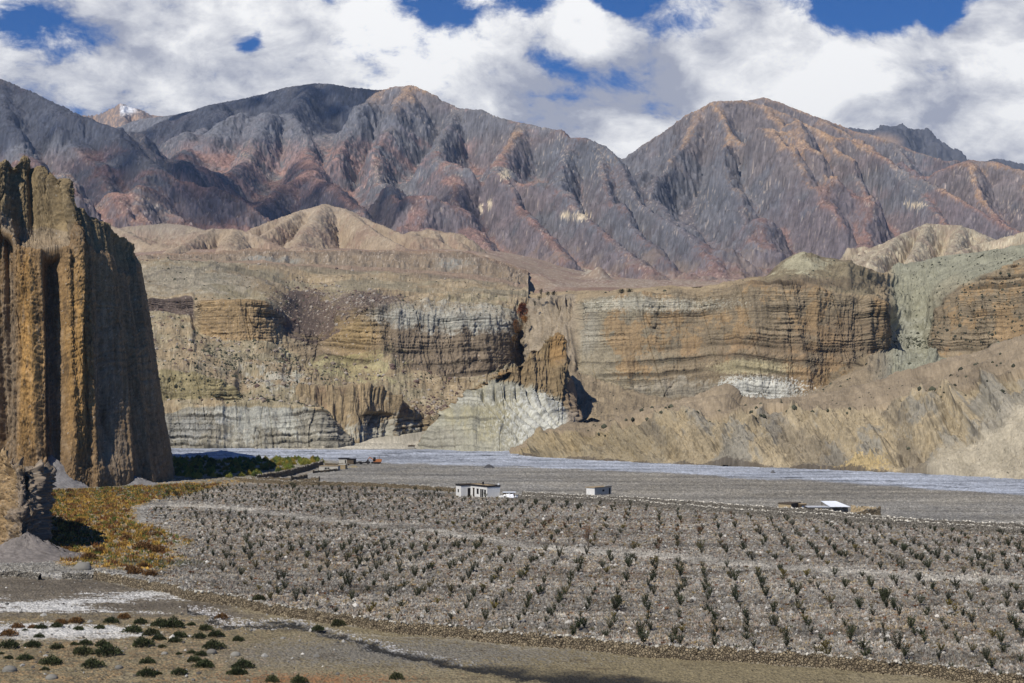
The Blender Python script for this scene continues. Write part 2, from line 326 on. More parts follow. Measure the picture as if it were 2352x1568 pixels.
RG = [  # (ridge line, slope, fall-off length)
 ([(-200, 130, 4500), (0, 178, 4300), (60, 203, 4250), (130, 238, 4150), (200, 270, 4050), (250, 295, 3950), (300, 330, 3850), (340, 364, 3780), (362, 388, 3740)], .78, 500),
 ([(130, 238, 4150), (170, 330, 3900), (230, 400, 3700), (260, 450, 3550), (300, 500, 3350)], .7, 400),
 ([(0, 178, 4300), (30, 330, 3900), (90, 420, 3600), (170, 500, 3300)], .7, 400),
 ([(362, 388, 3740), (330, 420, 3650), (310, 470, 3500), (330, 505, 3350)], .7, 300),
 ([(200, 290, 6600), (330, 271, 6400), (400, 263, 6300), (450, 251, 6250), (520, 233, 6200), (600, 216, 6100), (660, 199, 6050), (720, 190, 6000), (760, 191, 5950), (800, 199, 5900), (880, 206, 5850), (950, 215, 5800)], .7, 600),
 ([(520, 233, 6200), (470, 290, 5700), (420, 350, 5200), (400, 400, 4700), (350, 440, 4250), (330, 470, 4000)], .6, 450),
 ([(720, 190, 6000), (660, 260, 5500), (600, 330, 5050), (540, 390, 4600), (470, 440, 4250), (430, 480, 3950)], .55, 450),
 ([(660, 260, 5500), (700, 330, 5000), (720, 390, 4500), (640, 430, 4200), (600, 470, 3900)], .55, 400),
 ([(720, 405, 4250), (770, 425, 4100), (830, 492, 3800)], .55, 400),
 ([(865, 211, 5600), (900, 198, 5550), (940, 194, 5500), (970, 203, 5480), (1000, 217, 5450), (1040, 240, 5420), (1052, 249, 5400), (1100, 250, 5300), (1150, 269, 5200), (1200, 280, 5120), (1250, 291, 5050), (1290, 299, 5000), (1308, 318, 4960), (1340, 317, 4900), (1380, 334, 4820), (1405, 348, 4760), (1425, 375, 4700), (1442, 420, 4560)], .95, 500),
 ([(1442, 420, 4560), (1470, 466, 4400), (1510, 492, 4250), (1560, 518, 4100), (1600, 562, 3950), (1640, 612, 3800), (1680, 648, 3650)], .8, 300),
 ([(865, 211, 5600), (820, 290, 5300), (790, 350, 5050), (770, 400, 4800)], .7, 400),
 ([(940, 194, 5500), (900, 290, 5150), (860, 350, 4900), (870, 420, 4550), (900, 480, 4150), (960, 530, 3850), (1010, 560, 3650)], .7, 350),
 ([(1052, 249, 5400), (1010, 320, 5000), (1000, 390, 4650), (1040, 460, 4250), (1080, 520, 3900), (1120, 565, 3650)], .7, 350),
 ([(1200, 280, 5120), (1150, 360, 4750), (1140, 420, 4450), (1200, 480, 4150), (1260, 540, 3850), (1300, 590, 3600)], .7, 350),
 ([(1308, 318, 4960), (1290, 390, 4650), (1290, 440, 4400), (1350, 500, 4100), (1420, 560, 3850), (1500, 620, 3600)], .75, 350),
 ([(1380, 334, 4820), (1385, 400, 4600), (1400, 455, 4400), (1450, 520, 4150), (1520, 590, 3850)], .9, 350),
 ([(1380, 400, 5700), (1430, 366, 5600), (1480, 331, 5500), (1520, 302, 5450), (1560, 275, 5400), (1600, 251, 5350), (1640, 232, 5300), (1700, 229, 5300), (1730, 234, 5300), (1760, 241, 5250), (1810, 262, 5200), (1850, 281, 5150), (1900, 306, 5050), (1960, 340, 4950), (2030, 368, 4850), (2100, 400, 4700), (2180, 440, 4500), (2280, 500, 4300), (2400, 560, 4100)], .95, 450),
 ([(1600, 251, 5350), (1570, 330, 5100), (1520, 400, 4900), (1500, 470, 4650), (1560, 540, 4400), (1600, 600, 4150)], .95, 300),
 ([(1640, 232, 5300), (1680, 310, 5050), (1660, 400, 4800), (1690, 480, 4550), (1740, 560, 4250), (1770, 620, 4050)], .95, 300),
 ([(1680, 310, 5050), (1760, 380, 4800), (1830, 450, 4600), (1890, 520, 4350), (1945, 585, 4150)], .95, 300),
 ([(1760, 241, 5250), (1810, 320, 5000), (1850, 390, 4800), (1880, 450, 4650)], .8, 300),
 ([(1900, 306, 5050), (1960, 400, 4750), (2010, 470, 4500), (2000, 540, 4250), (1980, 600, 4000)], .75, 350),
 ([(2030, 368, 4850), (2120, 450, 4550), (2180, 520, 4250), (2200, 570, 4000)], .7, 350),
 ([(1700, 240, 6300), (1720, 229, 6250), (1755, 222, 6200), (1830, 249, 6150), (1900, 275, 6100), (1960, 299, 6100), (2010, 310, 6000), (2090, 345, 5950), (2170, 380, 5900)], .75, 500),
 ([(2140, 400, 5300), (2180, 380, 5250), (2225, 366, 5200), (2280, 370, 5150), (2352, 391, 5050), (2460, 430, 4900)], .7, 400),
 ([(2225, 366, 5200), (2240, 440, 4900), (2290, 500, 4600), (2330, 550, 4300)], .65, 350),
]
SKY = [(-200, 130), (0, 178), (60, 203), (130, 238), (200, 270), (230, 284), (262, 296), (330, 271), (400, 263), (450, 251), (520, 233), (600, 216), (660, 199), (720, 190), (760, 191), (800, 199), (870, 206), (900, 198), (940, 194), (970, 203), (1000, 217), (1040, 240), (1052, 249), (1100, 250), (1150, 269), (1200, 280), (1250, 291), (1290, 299), (1308, 318), (1340, 317), (1380, 334), (1405, 348), (1425, 366), (1440, 364),
       (1480, 331), (1520, 302), (1560, 275), (1600, 251), (1640, 232), (1700, 228), (1730, 227), (1755, 222), (1830, 249), (1900, 275), (1960, 299), (2010, 310), (2090, 345), (2170, 372), (2225, 366), (2280, 370), (2352, 391), (2460, 430)]
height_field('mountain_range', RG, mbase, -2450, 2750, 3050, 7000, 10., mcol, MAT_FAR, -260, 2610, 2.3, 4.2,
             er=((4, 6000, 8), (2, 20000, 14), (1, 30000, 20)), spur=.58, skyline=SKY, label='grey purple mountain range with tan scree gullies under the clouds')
# far peaks behind the saddles: steep snow peak on the left, dark peak on the right
def fcol(PX, PY, X, Y, Z, SL, CU, d2):
    n = N(T2, X, Z + Y * .5, 500); c = np.ones(PX.shape + (3,)) * np.array([.20, .165, .15])
    c = cmix(c, (.42, .29, .20), ss(-.2, .8, n) * (PX < 800) + (PX > 1500) * bl(PX, PY, 2050, 325, 50, 25))
    c = cmix(c, (.10, .105, .125), (PX > 1500) * 1.0 * (1 - bl(PX, PY, 2010, 330, 60, 26)))
    c = cmix(c, (.85, .86, .88), bl(PX + .6 * (PY - 235), PY, 300, 250, 26, 16, .2 * n) * (PX > 276) * (PX < 345))
    return cmix(c, (.85, .86, .88), bl(PX, PY, 1995, 294, 8, 3))
height_field('far_peak', [([(140, 275, 10000), (200, 262, 10000), (222, 264, 10000), (252, 250, 10000), (281, 234, 10000), (296, 246, 10000), (308, 256, 10000), (322, 249, 10000), (340, 262, 10000), (370, 266, 10000), (440, 262, 10000), (520, 270, 10000)], .9, 500),
                          ([(281, 234, 10000), (283, 262, 9700), (290, 290, 9300)], 1.0, 500), ([(322, 249, 10000), (330, 275, 9600)], 1.0, 500)],
             lambda X, Y: 1500 + 0 * X, -3200, -1500, 8800, 10800, 20., fcol, MAT_FAR, 120, 560, 2.2, 16, er=((1, 4000, 10),), label='distant pale peak with a snow patch in the left saddle')
height_field('far_peak', [([(1900, 300, 8200), (1952, 290, 8200), (1985, 296, 8200), (2010, 297, 8200), (2040, 287, 8200), (2062, 298, 8200), (2090, 315, 8200), (2130, 338, 8200), (2165, 360, 8200), (2230, 372, 8200), (2262, 368, 8200), (2290, 362, 8300), (2330, 370, 8300), (2420, 390, 8300)], .8, 500),
                          ([(2040, 287, 8200), (2060, 330, 7800), (2090, 370, 7500)], .9, 500)],
             lambda X, Y: 1000 + 0 * X, 1500, 2950, 7300, 8900, 16., fcol, MAT_FAR, 1880, 2460, 2.2, 13, er=((1, 4000, 10),), label='distant dark pointed peak behind the right shoulder')

# ---- tan hills in front of the range
def hcol(PX, PY, X, Y, Z, SL, CU, d2):
    n1 = N(T1, X, Y, 700); n2 = N(T2, X + Z, Y, 260); n3 = N(T3, X, Y * .6 + Z, 90)
    c = np.ones(PX.shape + (3,)) * np.array([.335, .26, .18])
    c = cmix(c, (.265, .185, .135), ss(-.3, 1.0, n1 + .6 * n2) * .8)
    c = cmix(c, (.40, .33, .24), ss(.1, .9, -CU * .15 + n2 * .5 + bl(PX, PY, 745, 490, 110, 40)) * .7)
    c = cmix(c, (.235, .215, .175), bl(PX, PY, 380, 520, 120, 30) * .6)
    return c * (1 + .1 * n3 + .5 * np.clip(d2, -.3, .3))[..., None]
def hbase(X, Y): PX = 1176 + X / Y * F; return np.interp(PX, [0, 1050, 1320, 2400], [205, 205, 175, 160]) + (Y - 2100) * .06 - 20
HL = [([(745, 467, 3000), (722, 474, 3000), (690, 482, 2980), (640, 500, 2950), (590, 520, 2900), (530, 545, 2850)], .62, 260),
      ([(745, 467, 3000), (790, 478, 3000), (830, 497, 2950), (900, 526, 2900), (980, 556, 2850), (1050, 575, 2800)], .62, 260),
      ([(745, 467, 3000), (720, 505, 2800), (690, 540, 2650), (680, 570, 2550)], .6, 200), ([(790, 478, 3000), (860, 530, 2750), (930, 568, 2600)], .6, 200),
      ([(690, 482, 2980), (620, 530, 2750), (570, 555, 2650)], .6, 200),
      ([(430, 535, 2500), (490, 524, 2480), (540, 524, 2470), (575, 533, 2460), (620, 560, 2440)], .6, 180), ([(490, 524, 2480), (420, 560, 2300), (380, 580, 2200)], .5, 180), ([(540, 524, 2470), (520, 560, 2300)], .5, 160),
      ([(180, 500, 2800), (240, 512, 2750), (290, 530, 2650), (340, 560, 2500), (390, 585, 2350)], .6, 200),
      ([(290, 520, 3000), (380, 512, 3000), (430, 516, 2950), (470, 528, 2900), (520, 545, 2850)], .6, 200)]
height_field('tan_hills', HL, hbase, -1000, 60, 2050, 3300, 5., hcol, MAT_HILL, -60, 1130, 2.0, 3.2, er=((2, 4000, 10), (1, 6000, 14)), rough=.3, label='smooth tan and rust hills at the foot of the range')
def bcol(PX, PY, X, Y, Z, SL, CU, d2):
    n2 = N(T2, X + Z, Y, 260); n3 = N(T3, X, Y * .6 + Z, 90)
    c = np.ones(PX.shape + (3,)) * np.array([.36, .30, .21]); c = cmix(c, (.27, .21, .16), ss(-.2, 1, n2) * .7); c = cmix(c, (.46, .41, .30), ss(.2, 1, -n2 + .4 * n3) * .6)
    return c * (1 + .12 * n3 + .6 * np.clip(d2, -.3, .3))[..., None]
HR = [([(1900, 620, 2350), (1950, 598, 2400), (2010, 571, 2450), (2060, 541, 2500), (2100, 524, 2550), (2130, 511, 2600), (2170, 515, 2600), (2205, 515, 2600), (2240, 530, 2600), (2290, 550, 2600), (2400, 560, 2600)], .8, 200),
      ([(2130, 511, 2600), (2110, 560, 2400), (2090, 590, 2280)], .8, 150), ([(2060, 541, 2500), (2030, 575, 2350), (1995, 600, 2230)], .8, 150),
      ([(2205, 515, 2600), (2190, 560, 2400), (2180, 590, 2280)], .8, 150), ([(2010, 571, 2450), (1970, 605, 2300)], .8, 150), ([(2260, 537, 2600), (2270, 570, 2400)], .8, 150),
      ([(2200, 575, 1950), (2250, 557, 2000), (2300, 545, 2000), (2352, 530, 1980), (2460, 510, 1950)], .9, 120)]
height_field('badland_hill', HR, hbase, 430, 950, 1850, 2900, 4., bcol, MAT_HILL, 1860, 2800, 2.0, 2.8, er=((2, 4000, 10), (1, 6000, 20)), rough=1.2, label='pale ribbed badland hill behind the right cliff')
# ================================================================ CLIFFS AND TERRACES (lofted between surveyed contour lines)
def loft(name, lines, x0, x1, dpx, rows, mats, colf, ud=None, cliff=None, gully=None, ampl=1.0, sm=3, flip=False, label=None, ext=(0, 0), tmode=False, tilt=0.0, kind='structure', extra=None):
    """lines: contour lines from bottom to top, points (px, py, distance) or, in tmode, (t, px, py, distance)"""
    tt = np.arange(x0, x1 + 1e-6, dpx); PL = []
    if ext[0]: tt = np.concatenate([np.arange(x0 - ext[0], x0 - 3, 5.0), tt])
    if ext[1]: tt = np.concatenate([tt, np.arange(x1 + 5, x1 + ext[1], 5.0)])
    nu = len(tt)
    for L in lines:
        L = np.array(L, float); k = 1 if tmode else 0
        px = np.interp(tt, L[:, 0], L[:, 1]) if tmode else tt.copy()
        py = np.interp(tt, L[:, 0], L[:, 1 + k]); Y = np.interp(tt, L[:, 0], L[:, 2 + k])
        if callable(sm): s_ = None
        elif sm: px = blurg(px, sm, 0) if tmode else px; py = blurg(py, sm, 0); Y = blurg(Y, sm * 2, 0)
        PL.append((px, py, Y))
    P = []; band = []
    for i in range(len(PL) - 1):
        n = rows[i]; last = i == len(PL) - 2
        for f in np.linspace(0, 1, n + 1)[:n + 1 if last else n]:
            P.append([lerp(a, b, f) for a, b in zip(PL[i], PL[i + 1])]); band.append(i + f)
    P = np.array(P); PX, PY, YY = P[:, 0], P[:, 1], P[:, 2]; band = np.array(band)[:, None] + 0 * PX
    XX = (PX - 1176) / F * YY; ZZ = H + (900 - PY) / F * YY
    XX = blurg(XX, 2, 0); YY = blurg(YY, 2, 0); ZZ = blurg(ZZ, 2, 0)
    Q = np.stack([XX, YY, ZZ], -1)
    du = np.gradient(Q, axis=1); dv = np.gradient(Q, axis=0)
    Nn = np.cross(du, dv); Nn /= np.linalg.norm(Nn, axis=-1, keepdims=True) + 1e-9
    Nn = np.where((Nn[..., 1:2] > 0) & (np.abs(Nn[..., 2:3]) < .98) & (not tmode), -Nn, Nn)
    Nn = np.where(Nn[..., 2:3] < -.3, -Nn, Nn)
    for ax in (0, 1): Nn = blurg(Nn, 5, ax)
    Nn /= np.linalg.norm(Nn, axis=-1, keepdims=True) + 1e-9
    mid = Q[:, :, :2].mean(0); s = np.concatenate([[0], np.cumsum(np.hypot(*np.diff(mid, axis=0).T))]); S = s[None, :] + 0 * XX
    cw = cliff(PX, PY, band) if cliff is not None else 0 * XX
    gw = gully(PX, PY, band) if gully is not None else 0 * XX
    cw = blurg(blurg(cw, 2, 0), 3, 1)
    # rock walls: beds that stand out or weather back, vertical flutes, joints, broken blocks
    zw = ZZ + 1.3 * N(T0, S, ZZ, 520) + .22 * N(T1, S, ZZ, 90) + tilt * S
    b1, bc = bed_at(zw + 100); b2, bc2 = bed_at(zw * 1.7 + 31, 1)
    lat = ss(-1.2, .8, N(T1, S, ZZ * .8, 170)); bed = b1; bed2 = bc
    flute = N(TS, S + .12 * ZZ, ZZ * .10, 170); flute2 = N(TS, S + 40, ZZ * .12 + 60, 60)
    crk = 1 - np.clip(np.abs(N(T0, S + .2 * ZZ, ZZ * .16, 210)) / .035, 0, 1); crk2 = 1 - np.clip(np.abs(N(T0, S + 90, ZZ * .12 + 30, 110)) / .05, 0, 1)
    butt = N(T0, S, ZZ * .22, 300)
    rock = (b1 * .75 + b2 * .3) * (.4 + .9 * lat) * (.35 + .9 * ss(-.7, .9, N(T0, S * .5, zw, 130))) + flute * .75 + flute2 * .22 + butt * 2.6 + N(T1, S, ZZ, 130) * .7 + N(T3, S, ZZ, 40) * .10 - crk * 2.4 - crk2 * 1.3
    # loose slopes: rills running straight down, small humps
    rill = N(TS, S, (YY + ZZ) * .10, 130); rill2 = N(TS, S + 33, (YY + ZZ) * .08, 46)
    soil = N(T0, S, YY + ZZ, 240) * 1.3 + N(T1, S, YY + ZZ, 160) * .22 + N(T3, S, YY * .6 + ZZ, 50) * .06
    d = (cw * rock + (1 - cw) * soil + gw * (rill * 1.5 + rill2 * .4)) * ampl
    if ud is not None: d = d + ud(PX, PY, XX, YY, ZZ, S, band)
    hn = Nn.copy(); hn[..., 2] *= (1 - .8 * cw); hn /= np.linalg.norm(hn, axis=-1, keepdims=True) + 1e-9
    Q = Q + hn * d[..., None]
    Q[0, :, 2] -= np.where(ZZ[0] < 1.8, 3.0, .8)
    info = dict(zw=zw, bed=bed, bed2=bed2, flute=flute, crk=crk, crk2=crk2, cw=cw, gw=gw, rill=rill, S=S, band=band, d=d)
    col = colf(PX, PY, XX, YY, ZZ, info)
    me = raw_mesh(name, Q, grid_faces(*PX.shape, flip), mats, col)
    o = link(name, me, kind, label); o['_q'] = 0; del o['_q']
    SHEETS[label or name] = (PX, PY, Q, band)
    return o
SHEETS = {}
def pl(x, *pts): return np.interp(x, [p[0] for p in pts], [p[1] for p in pts])
MAT_CLIFF = earth_mat('layered_rock', .22, .20, .7, .9, 1.1)
MAT_SOIL = earth_mat('dry_earth', .10, .16, .5, .5, .9)
TAN = (.33, .255, .155); GREYT = (.235, .215, .165); GOLD = (.29, .205, .11); BRN = (.19, .14, .095); PALE = (.36, .35, .285); WHITE = (.50, .49, .43); DARKR = (.13, .095, .075); OLIVE = (.27, .235, .15); RUST = (.30, .17, .09)
def rockcol(c, I, dark=.45, light=.2):
    """thin dark and pale beds, dark joints"""
    f = 1 + (light * I['bed2'] + .10 * I['bed']) * I['cw']
    vis = .25 + .95 * ss(-.7, .9, N(T0, I['S'] * .5, I['zw'], 130)); f = 1 + (f - 1) * vis
    line = vis * ss(-.45, -.85, I['bed']) * I['cw'] + .5 * ss(-.5, -.9, I['bed2']) * I['cw']
    c = c * (f * (1 - dark * np.clip(line, 0, 1)) * (1 - .3 * np.maximum(I['crk'], I['crk2'] * .6) * I['cw']))[..., None]
    return c
def speck(c, X, Y, Z, S, dens, colr, L=30, thr=2.0):
    n = N(T3, S * 1.0, Y * .5 + Z * 1.4, L) + .4 * N(T2, S, Z + Y, L * 2.3)
    return cmix(c, colr, ss(thr, thr + .5, n + dens))

# ---------- left bank of cliffs and benches beyond the river
A = [
 [(320, 1031, 845), (500, 1031, 845), (740, 1031, 843), (770, 1029, 850), (800, 1022, 875), (860, 1008, 940), (985, 992, 985), (1100, 985, 1000), (1215, 985, 1010)],
 [(320, 950, 872), (380, 940, 872), (430, 928, 878), (500, 934, 880), (560, 927, 885), (700, 927, 885), (735, 940, 885), (752, 965, 885), (790, 1005, 895), (860, 1000, 950), (985, 974, 1000), (1100, 962, 1020), (1215, 960, 1040)],
 [(320, 920, 892), (400, 915, 892), (480, 915, 895), (520, 922, 892), (560, 922, 890), (700, 921, 892), (740, 940, 890), (775, 985, 900), (860, 993, 960), (985, 970, 1005), (1215, 955, 1045)],
 [(320, 857, 905), (400, 855, 905), (450, 862, 905), (500, 873, 903), (540, 893, 900), (552, 915, 895), (700, 917, 898), (740, 936, 895), (775, 978, 910), (860, 985, 968), (985, 965, 1010), (1215, 950, 1050)],
 [(320, 790, 1010), (400, 790, 1010), (560, 850, 990), (640, 858, 985), (700, 872, 985), (760, 890, 1000), (850, 900, 1020), (985, 920, 1045), (1100, 915, 1060), (1215, 900, 1100)],
 [(320, 712, 1120), (440, 715, 1110), (448, 752, 1085), (520, 782, 1072), (600, 785, 1075), (650, 800, 1085), (700, 825, 1080), (740, 832, 1085), (800, 848, 1090), (860, 830, 1080), (900, 805, 1090), (960, 842, 1090), (1050, 862, 1100), (1110, 862, 1115), (1160, 835, 1140), (1185, 810, 1175), (1215, 800, 1230)],
 [(320, 686, 1128), (440, 685, 1123), (452, 698, 1098), (480, 692, 1092), (540, 694, 1086), (600, 693, 1090), (622, 706, 1100), (650, 735, 1112), (690, 762, 1135), (740, 772, 1160), (752, 758, 1150), (790, 716, 1125), (830, 704, 1112), (900, 712, 1112), (1000, 720, 1120), (1100, 733, 1132), (1165, 740, 1150), (1188, 758, 1190), (1215, 770, 1260)],
 [(320, 655, 1190), (490, 655, 1180), (600, 678, 1165), (640, 690, 1185), (690, 712, 1250), (745, 722, 1300), (785, 695, 1240), (830, 686, 1185), (1000, 694, 1190), (1100, 702, 1200), (1170, 712, 1220), (1215, 730, 1300)],
 [(320, 607, 1300), (400, 602, 1300), (490, 606, 1290), (530, 622, 1290), (600, 650, 1300), (660, 670, 1330), (700, 664, 1400), (760, 662, 1400), (850, 668, 1350), (950, 672, 1330), (1100, 676, 1330), (1180, 680, 1330), (1215, 684, 1350)],
 [(320, 600, 1500), (400, 598, 1480), (490, 600, 1480), (520, 602, 1500), (620, 607, 1530), (700, 612, 1550), (900, 623, 1600), (1050, 637, 1600), (1150, 650, 1600), (1185, 656, 1550), (1225, 667, 1480), (1270, 680, 1450)],
 [(320, 597, 1800), (490, 598, 1800), (700, 608, 1900), (900, 616, 1900), (1100, 632, 1900), (1215, 656, 1800)],
 [(320, 592, 1900), (500, 585, 1950), (560, 579, 2000), (700, 577, 2100), (900, 579, 2150), (1040, 580, 2150), (1070, 583, 2130), (1120, 596, 2080), (1215, 630, 2000)],
 [(320, 588, 2200), (560, 574, 2400), (1040, 577, 2500), (1120, 590, 2400), (1215, 622, 2200)],
]
def A_cliff(PX, PY, b):
    c = ((b < 1.02) & (PX < 800)) * 1.0 + ((b < 1.02) & (PX >= 800)) * .3
    c = np.maximum(c, ((b > 1.95) & (b < 3.02) & (PX < 560)) * 1.0)
    c = np.maximum(c, ((b > 4.95) & (b < 6.05)) * 1.0)
    c = np.maximum(c, ((b > 4.55) & (b < 5) & (PX > 900)) * .5)
    c = np.maximum(c, ((b > 3.1) & (b < 4.9)) * bl(PX, PY, 720, 830, 90, 60) * .9)
    c = np.maximum(c, ((b >= 6.05) & (b < 7)) * ss(820, 860, PX) * .35)
    return c
def A_gully(PX, PY, b): return ((b > 3) & (b < 5)) * .30 + ((b > 6) & (b < 8.0)) * (.12 + .4 * ss(800, 860, PX)) + ((b >= 8) & (b < 9)) * .25 + ((b > 10) & (b < 11)) * .8 + ((b < 1) & (PX > 800)) * 1.0
def A_col(PX, PY, X, Y, Z, I):
    b = I['band']; S = I['S']; n2 = N(T2, S, Z + Y * .5, 150); n3 = N(T3, S, Z + Y * .5, 50); n1 = N(T1, S, Z + Y * .4, 400)
    c = np.ones(PX.shape + (3,)) * np.array(TAN)
    c = cmix(c, OLIVE, ss(-.6, .9, n1 + .5 * n2) * .8)
    c = cmix(c, GREYT, ss(0, .8, bl(PX, PY, 430, 640, 160, 45, .2 * n2)) * .8)
    c = cmix(c, (.40, .33, .23), ss(.3, 1.2, n2 + .5 * n3) * .35)
    lowb = ss(.95, .9, b) * (PX < 810)
    c = cmix(c, (.245, .225, .175), lowb)
    c = cmix(c, (.31, .305, .26), lowb * ss(0, .7, bl(PX, PY, 600, 950, 110, 55, .3 * n2)))
    c = cmix(c, (.20, .20, .185), lowb * ss(0, .7, bl(PX, PY, 430, 985, 80, 35, .3 * n2)) * .7)
    c = cmix(c, (.25, .21, .115), ((b > 1.9) & (b < 3.05) & (PX < 555)) * 1.0)
    up = ((b > 4.93) & (b < 6.1)) * 1.0
    c = cmix(c, (.20, .155, .105), up * ss(640, 760, PX)); c = cmix(c, GOLD, up * ss(445, 470, PX) * ss(650, 600, PX))
    c = cmix(c, (.28, .20, .10), up * bl(PX, PY, 820, 770, 70, 60) * 1.2 * (1 - 0 * PX)); c = cmix(c, (.105, .08, .065), up * ss(450, 440, PX))
    whi = ss(820, 880, PX) * ss(0, 1, bl(PX, PY, 1010, 735, 260, 48, .2 * n3 + .1 * n2)) * (b < 7.2)
    whi = whi * ss(12, -12, PY - (738 + .10 * (PX - 830)) - 8 * n2); c = cmix(c, (.35, .34, .285), whi * .9)
    deb = ss(0, .5, np.maximum(bl(PX, PY, 725, 735, 75, 60, .25 * n2), np.maximum(bl(PX, PY, 700, 690, 55, 28, .2 * n2), bl(PX, PY, 850, 690, 80, 18, .3 * n3))))
    c = cmix(c, (.105, .078, .066), deb * .9 * (b > 5.6) * (b < 8)); c = speck(c, X, Y, Z, S, deb * .7 - .6, (.36, .28, .22), 22, 1.7)
    c = cmix(c, (.30, .28, .12), ss(.2, 1, bl(PX, PY, 800, 840, 120, 60, .4 * n2)) * .45 * (b < 5.2))
    c = cmix(c, (.42, .42, .36), ss(.2, .9, bl(PX, PY, 640, 870, 60, 30, .4 * n2)) * .6 * ((b > 3) & (b < 5)))
    # slopes higher up: brown rims, grey ash patches, step shading painted as darker risers
    c = cmix(c, (.30, .225, .15), ss(8.5, 9.3, b) * .8); c = cmix(c, (.31, .31, .27), ss(0, .6, np.maximum(bl(PX, PY, 620, 597, 75, 6), bl(PX, PY, 1045, 605, 45, 16, .3 * n2))) * .9)
    c = cmix(c, (.225, .18, .13), ((b > 9.97) & (b < 11)) * ss(-.8, .6, n2 + .5 * n3) * .85); c = cmix(c, (.235, .20, .135), ((b > 8.0) & (b < 8.97)) * ss(-.6, .8, n1) * .8)
    c = cmix(c, (.30, .215, .15), ((b >= 8.97) & (b < 9.97)) * .8)
    c = cmix(c, (.185, .14, .10), (ss(.25, .0, np.abs(b - 10.9)) + .8 * ss(.12, .0, np.abs(b - 8.95))) * .6); c = cmix(c, (.275, .185, .12), ss(10.95, 11.2, b) * .75)
    for rx, ry, ex, ey in ((320, 640, 440, 612), (430, 615, 490, 606), (560, 626, 640, 668)): c = cmix(c, (.13, .115, .09), ss(2.4, .8, np.abs(PY - np.interp(PX, [rx, ex], [ry, ey]))) * (PX > rx) * (PX < ex) * .7); c = cmix(c, (.42, .35, .27), ss(1.3, 1.8, n3) * .5 * (b > 10))
    c = rockcol(c, I, .55)
    sh = ((b > 3) & (b < 5)) * .55 * bl(PX, PY, 560, 820, 230, 80) * 1.5 + .25 * (b < 5) * (b > 1)
    c = speck(c, X, Y, Z, S, sh - .15, (.045, .05, .035), 24, 2.15); c = speck(c, X + 50, Y, Z, S + 70, .0, (.48, .42, .34), 20, 2.3)
    return c * (1 + .10 * n2 + .10 * n3 + .06 * np.clip(I['rill'], -1.5, 1.5) * I['gw'])[..., None]
loft('cliff', A, 318, 1214, 1.25, [60, 8, 34, 30, 40, 62, 26, 26, 26, 8, 18, 8], MAT_CLIFF, A_col, cliff=A_cliff, gully=A_gully, label='stepped ochre and grey river cliffs with benches beyond the gravel river, left half', ext=(420, 0))

# ---------- spur of badlands standing in front of them
B = [[(680, 985, 880), (740, 1015, 868), (770, 1026, 862), (800, 1024, 870), (860, 1010, 905), (930, 998, 945), (985, 980, 1000)],
     [(680, 940, 905), (720, 935, 908), (780, 950, 912), (830, 952, 918), (880, 950, 940), (930, 960, 955), (985, 974, 1005)],
     [(680, 894, 930), (700, 890, 930), (740, 884, 935), (800, 886, 938), (850, 880, 945), (880, 884, 950), (905, 905, 955), (930, 930, 965), (960, 955, 985), (987, 972, 1010)],
     [(680, 905, 980), (740, 905, 990), (800, 910, 990), (880, 915, 1000), (930, 945, 1010), (987, 985, 1040)]]
def B_col(PX, PY, X, Y, Z, I):
    S = I['S']; b = I['band']; n2 = N(T2, S, Z, 150); n3 = N(T3, S, Z, 50)
    c = np.ones(PX.shape + (3,)) * np.array((.27, .205, .12)); c = cmix(c, (.35, .34, .28), ss(0, .7, bl(PX, PY, 880, 985, 80, 35, .4 * n2)) * .8)
    c = cmix(c, (.17, .11, .075), ss(1.1, 1.5, b + .3 * n2) * ss(2.1, 1.9, b) * .55 * ss(.2, 1.2, I['rill'] * -1 + .6)); c = cmix(c, TAN, ss(2, 2.2, b)); c = cmix(c, GREYT, ss(.5, 0, b) * .5 * (PX < 800))
    c = rockcol(c, I, .5); c = speck(c, X, Y, Z, S, .1 * (PX < 800), (.04, .045, .03), 20, 1.9)
    return c * (1 + .12 * n2 + .1 * n3)[..., None]
loft('cliff', B, 680, 987, 1.2, [34, 50, 10], MAT_CLIFF, B_col, cliff=lambda PX, PY, b: (b < 1.1) * ss(820, 860, PX) * .8 + .2 * (b < 2), gully=lambda PX, PY, b: (b < 2.1) * .9, label='small fluted brown badland spur beside the pale side-stream fan')

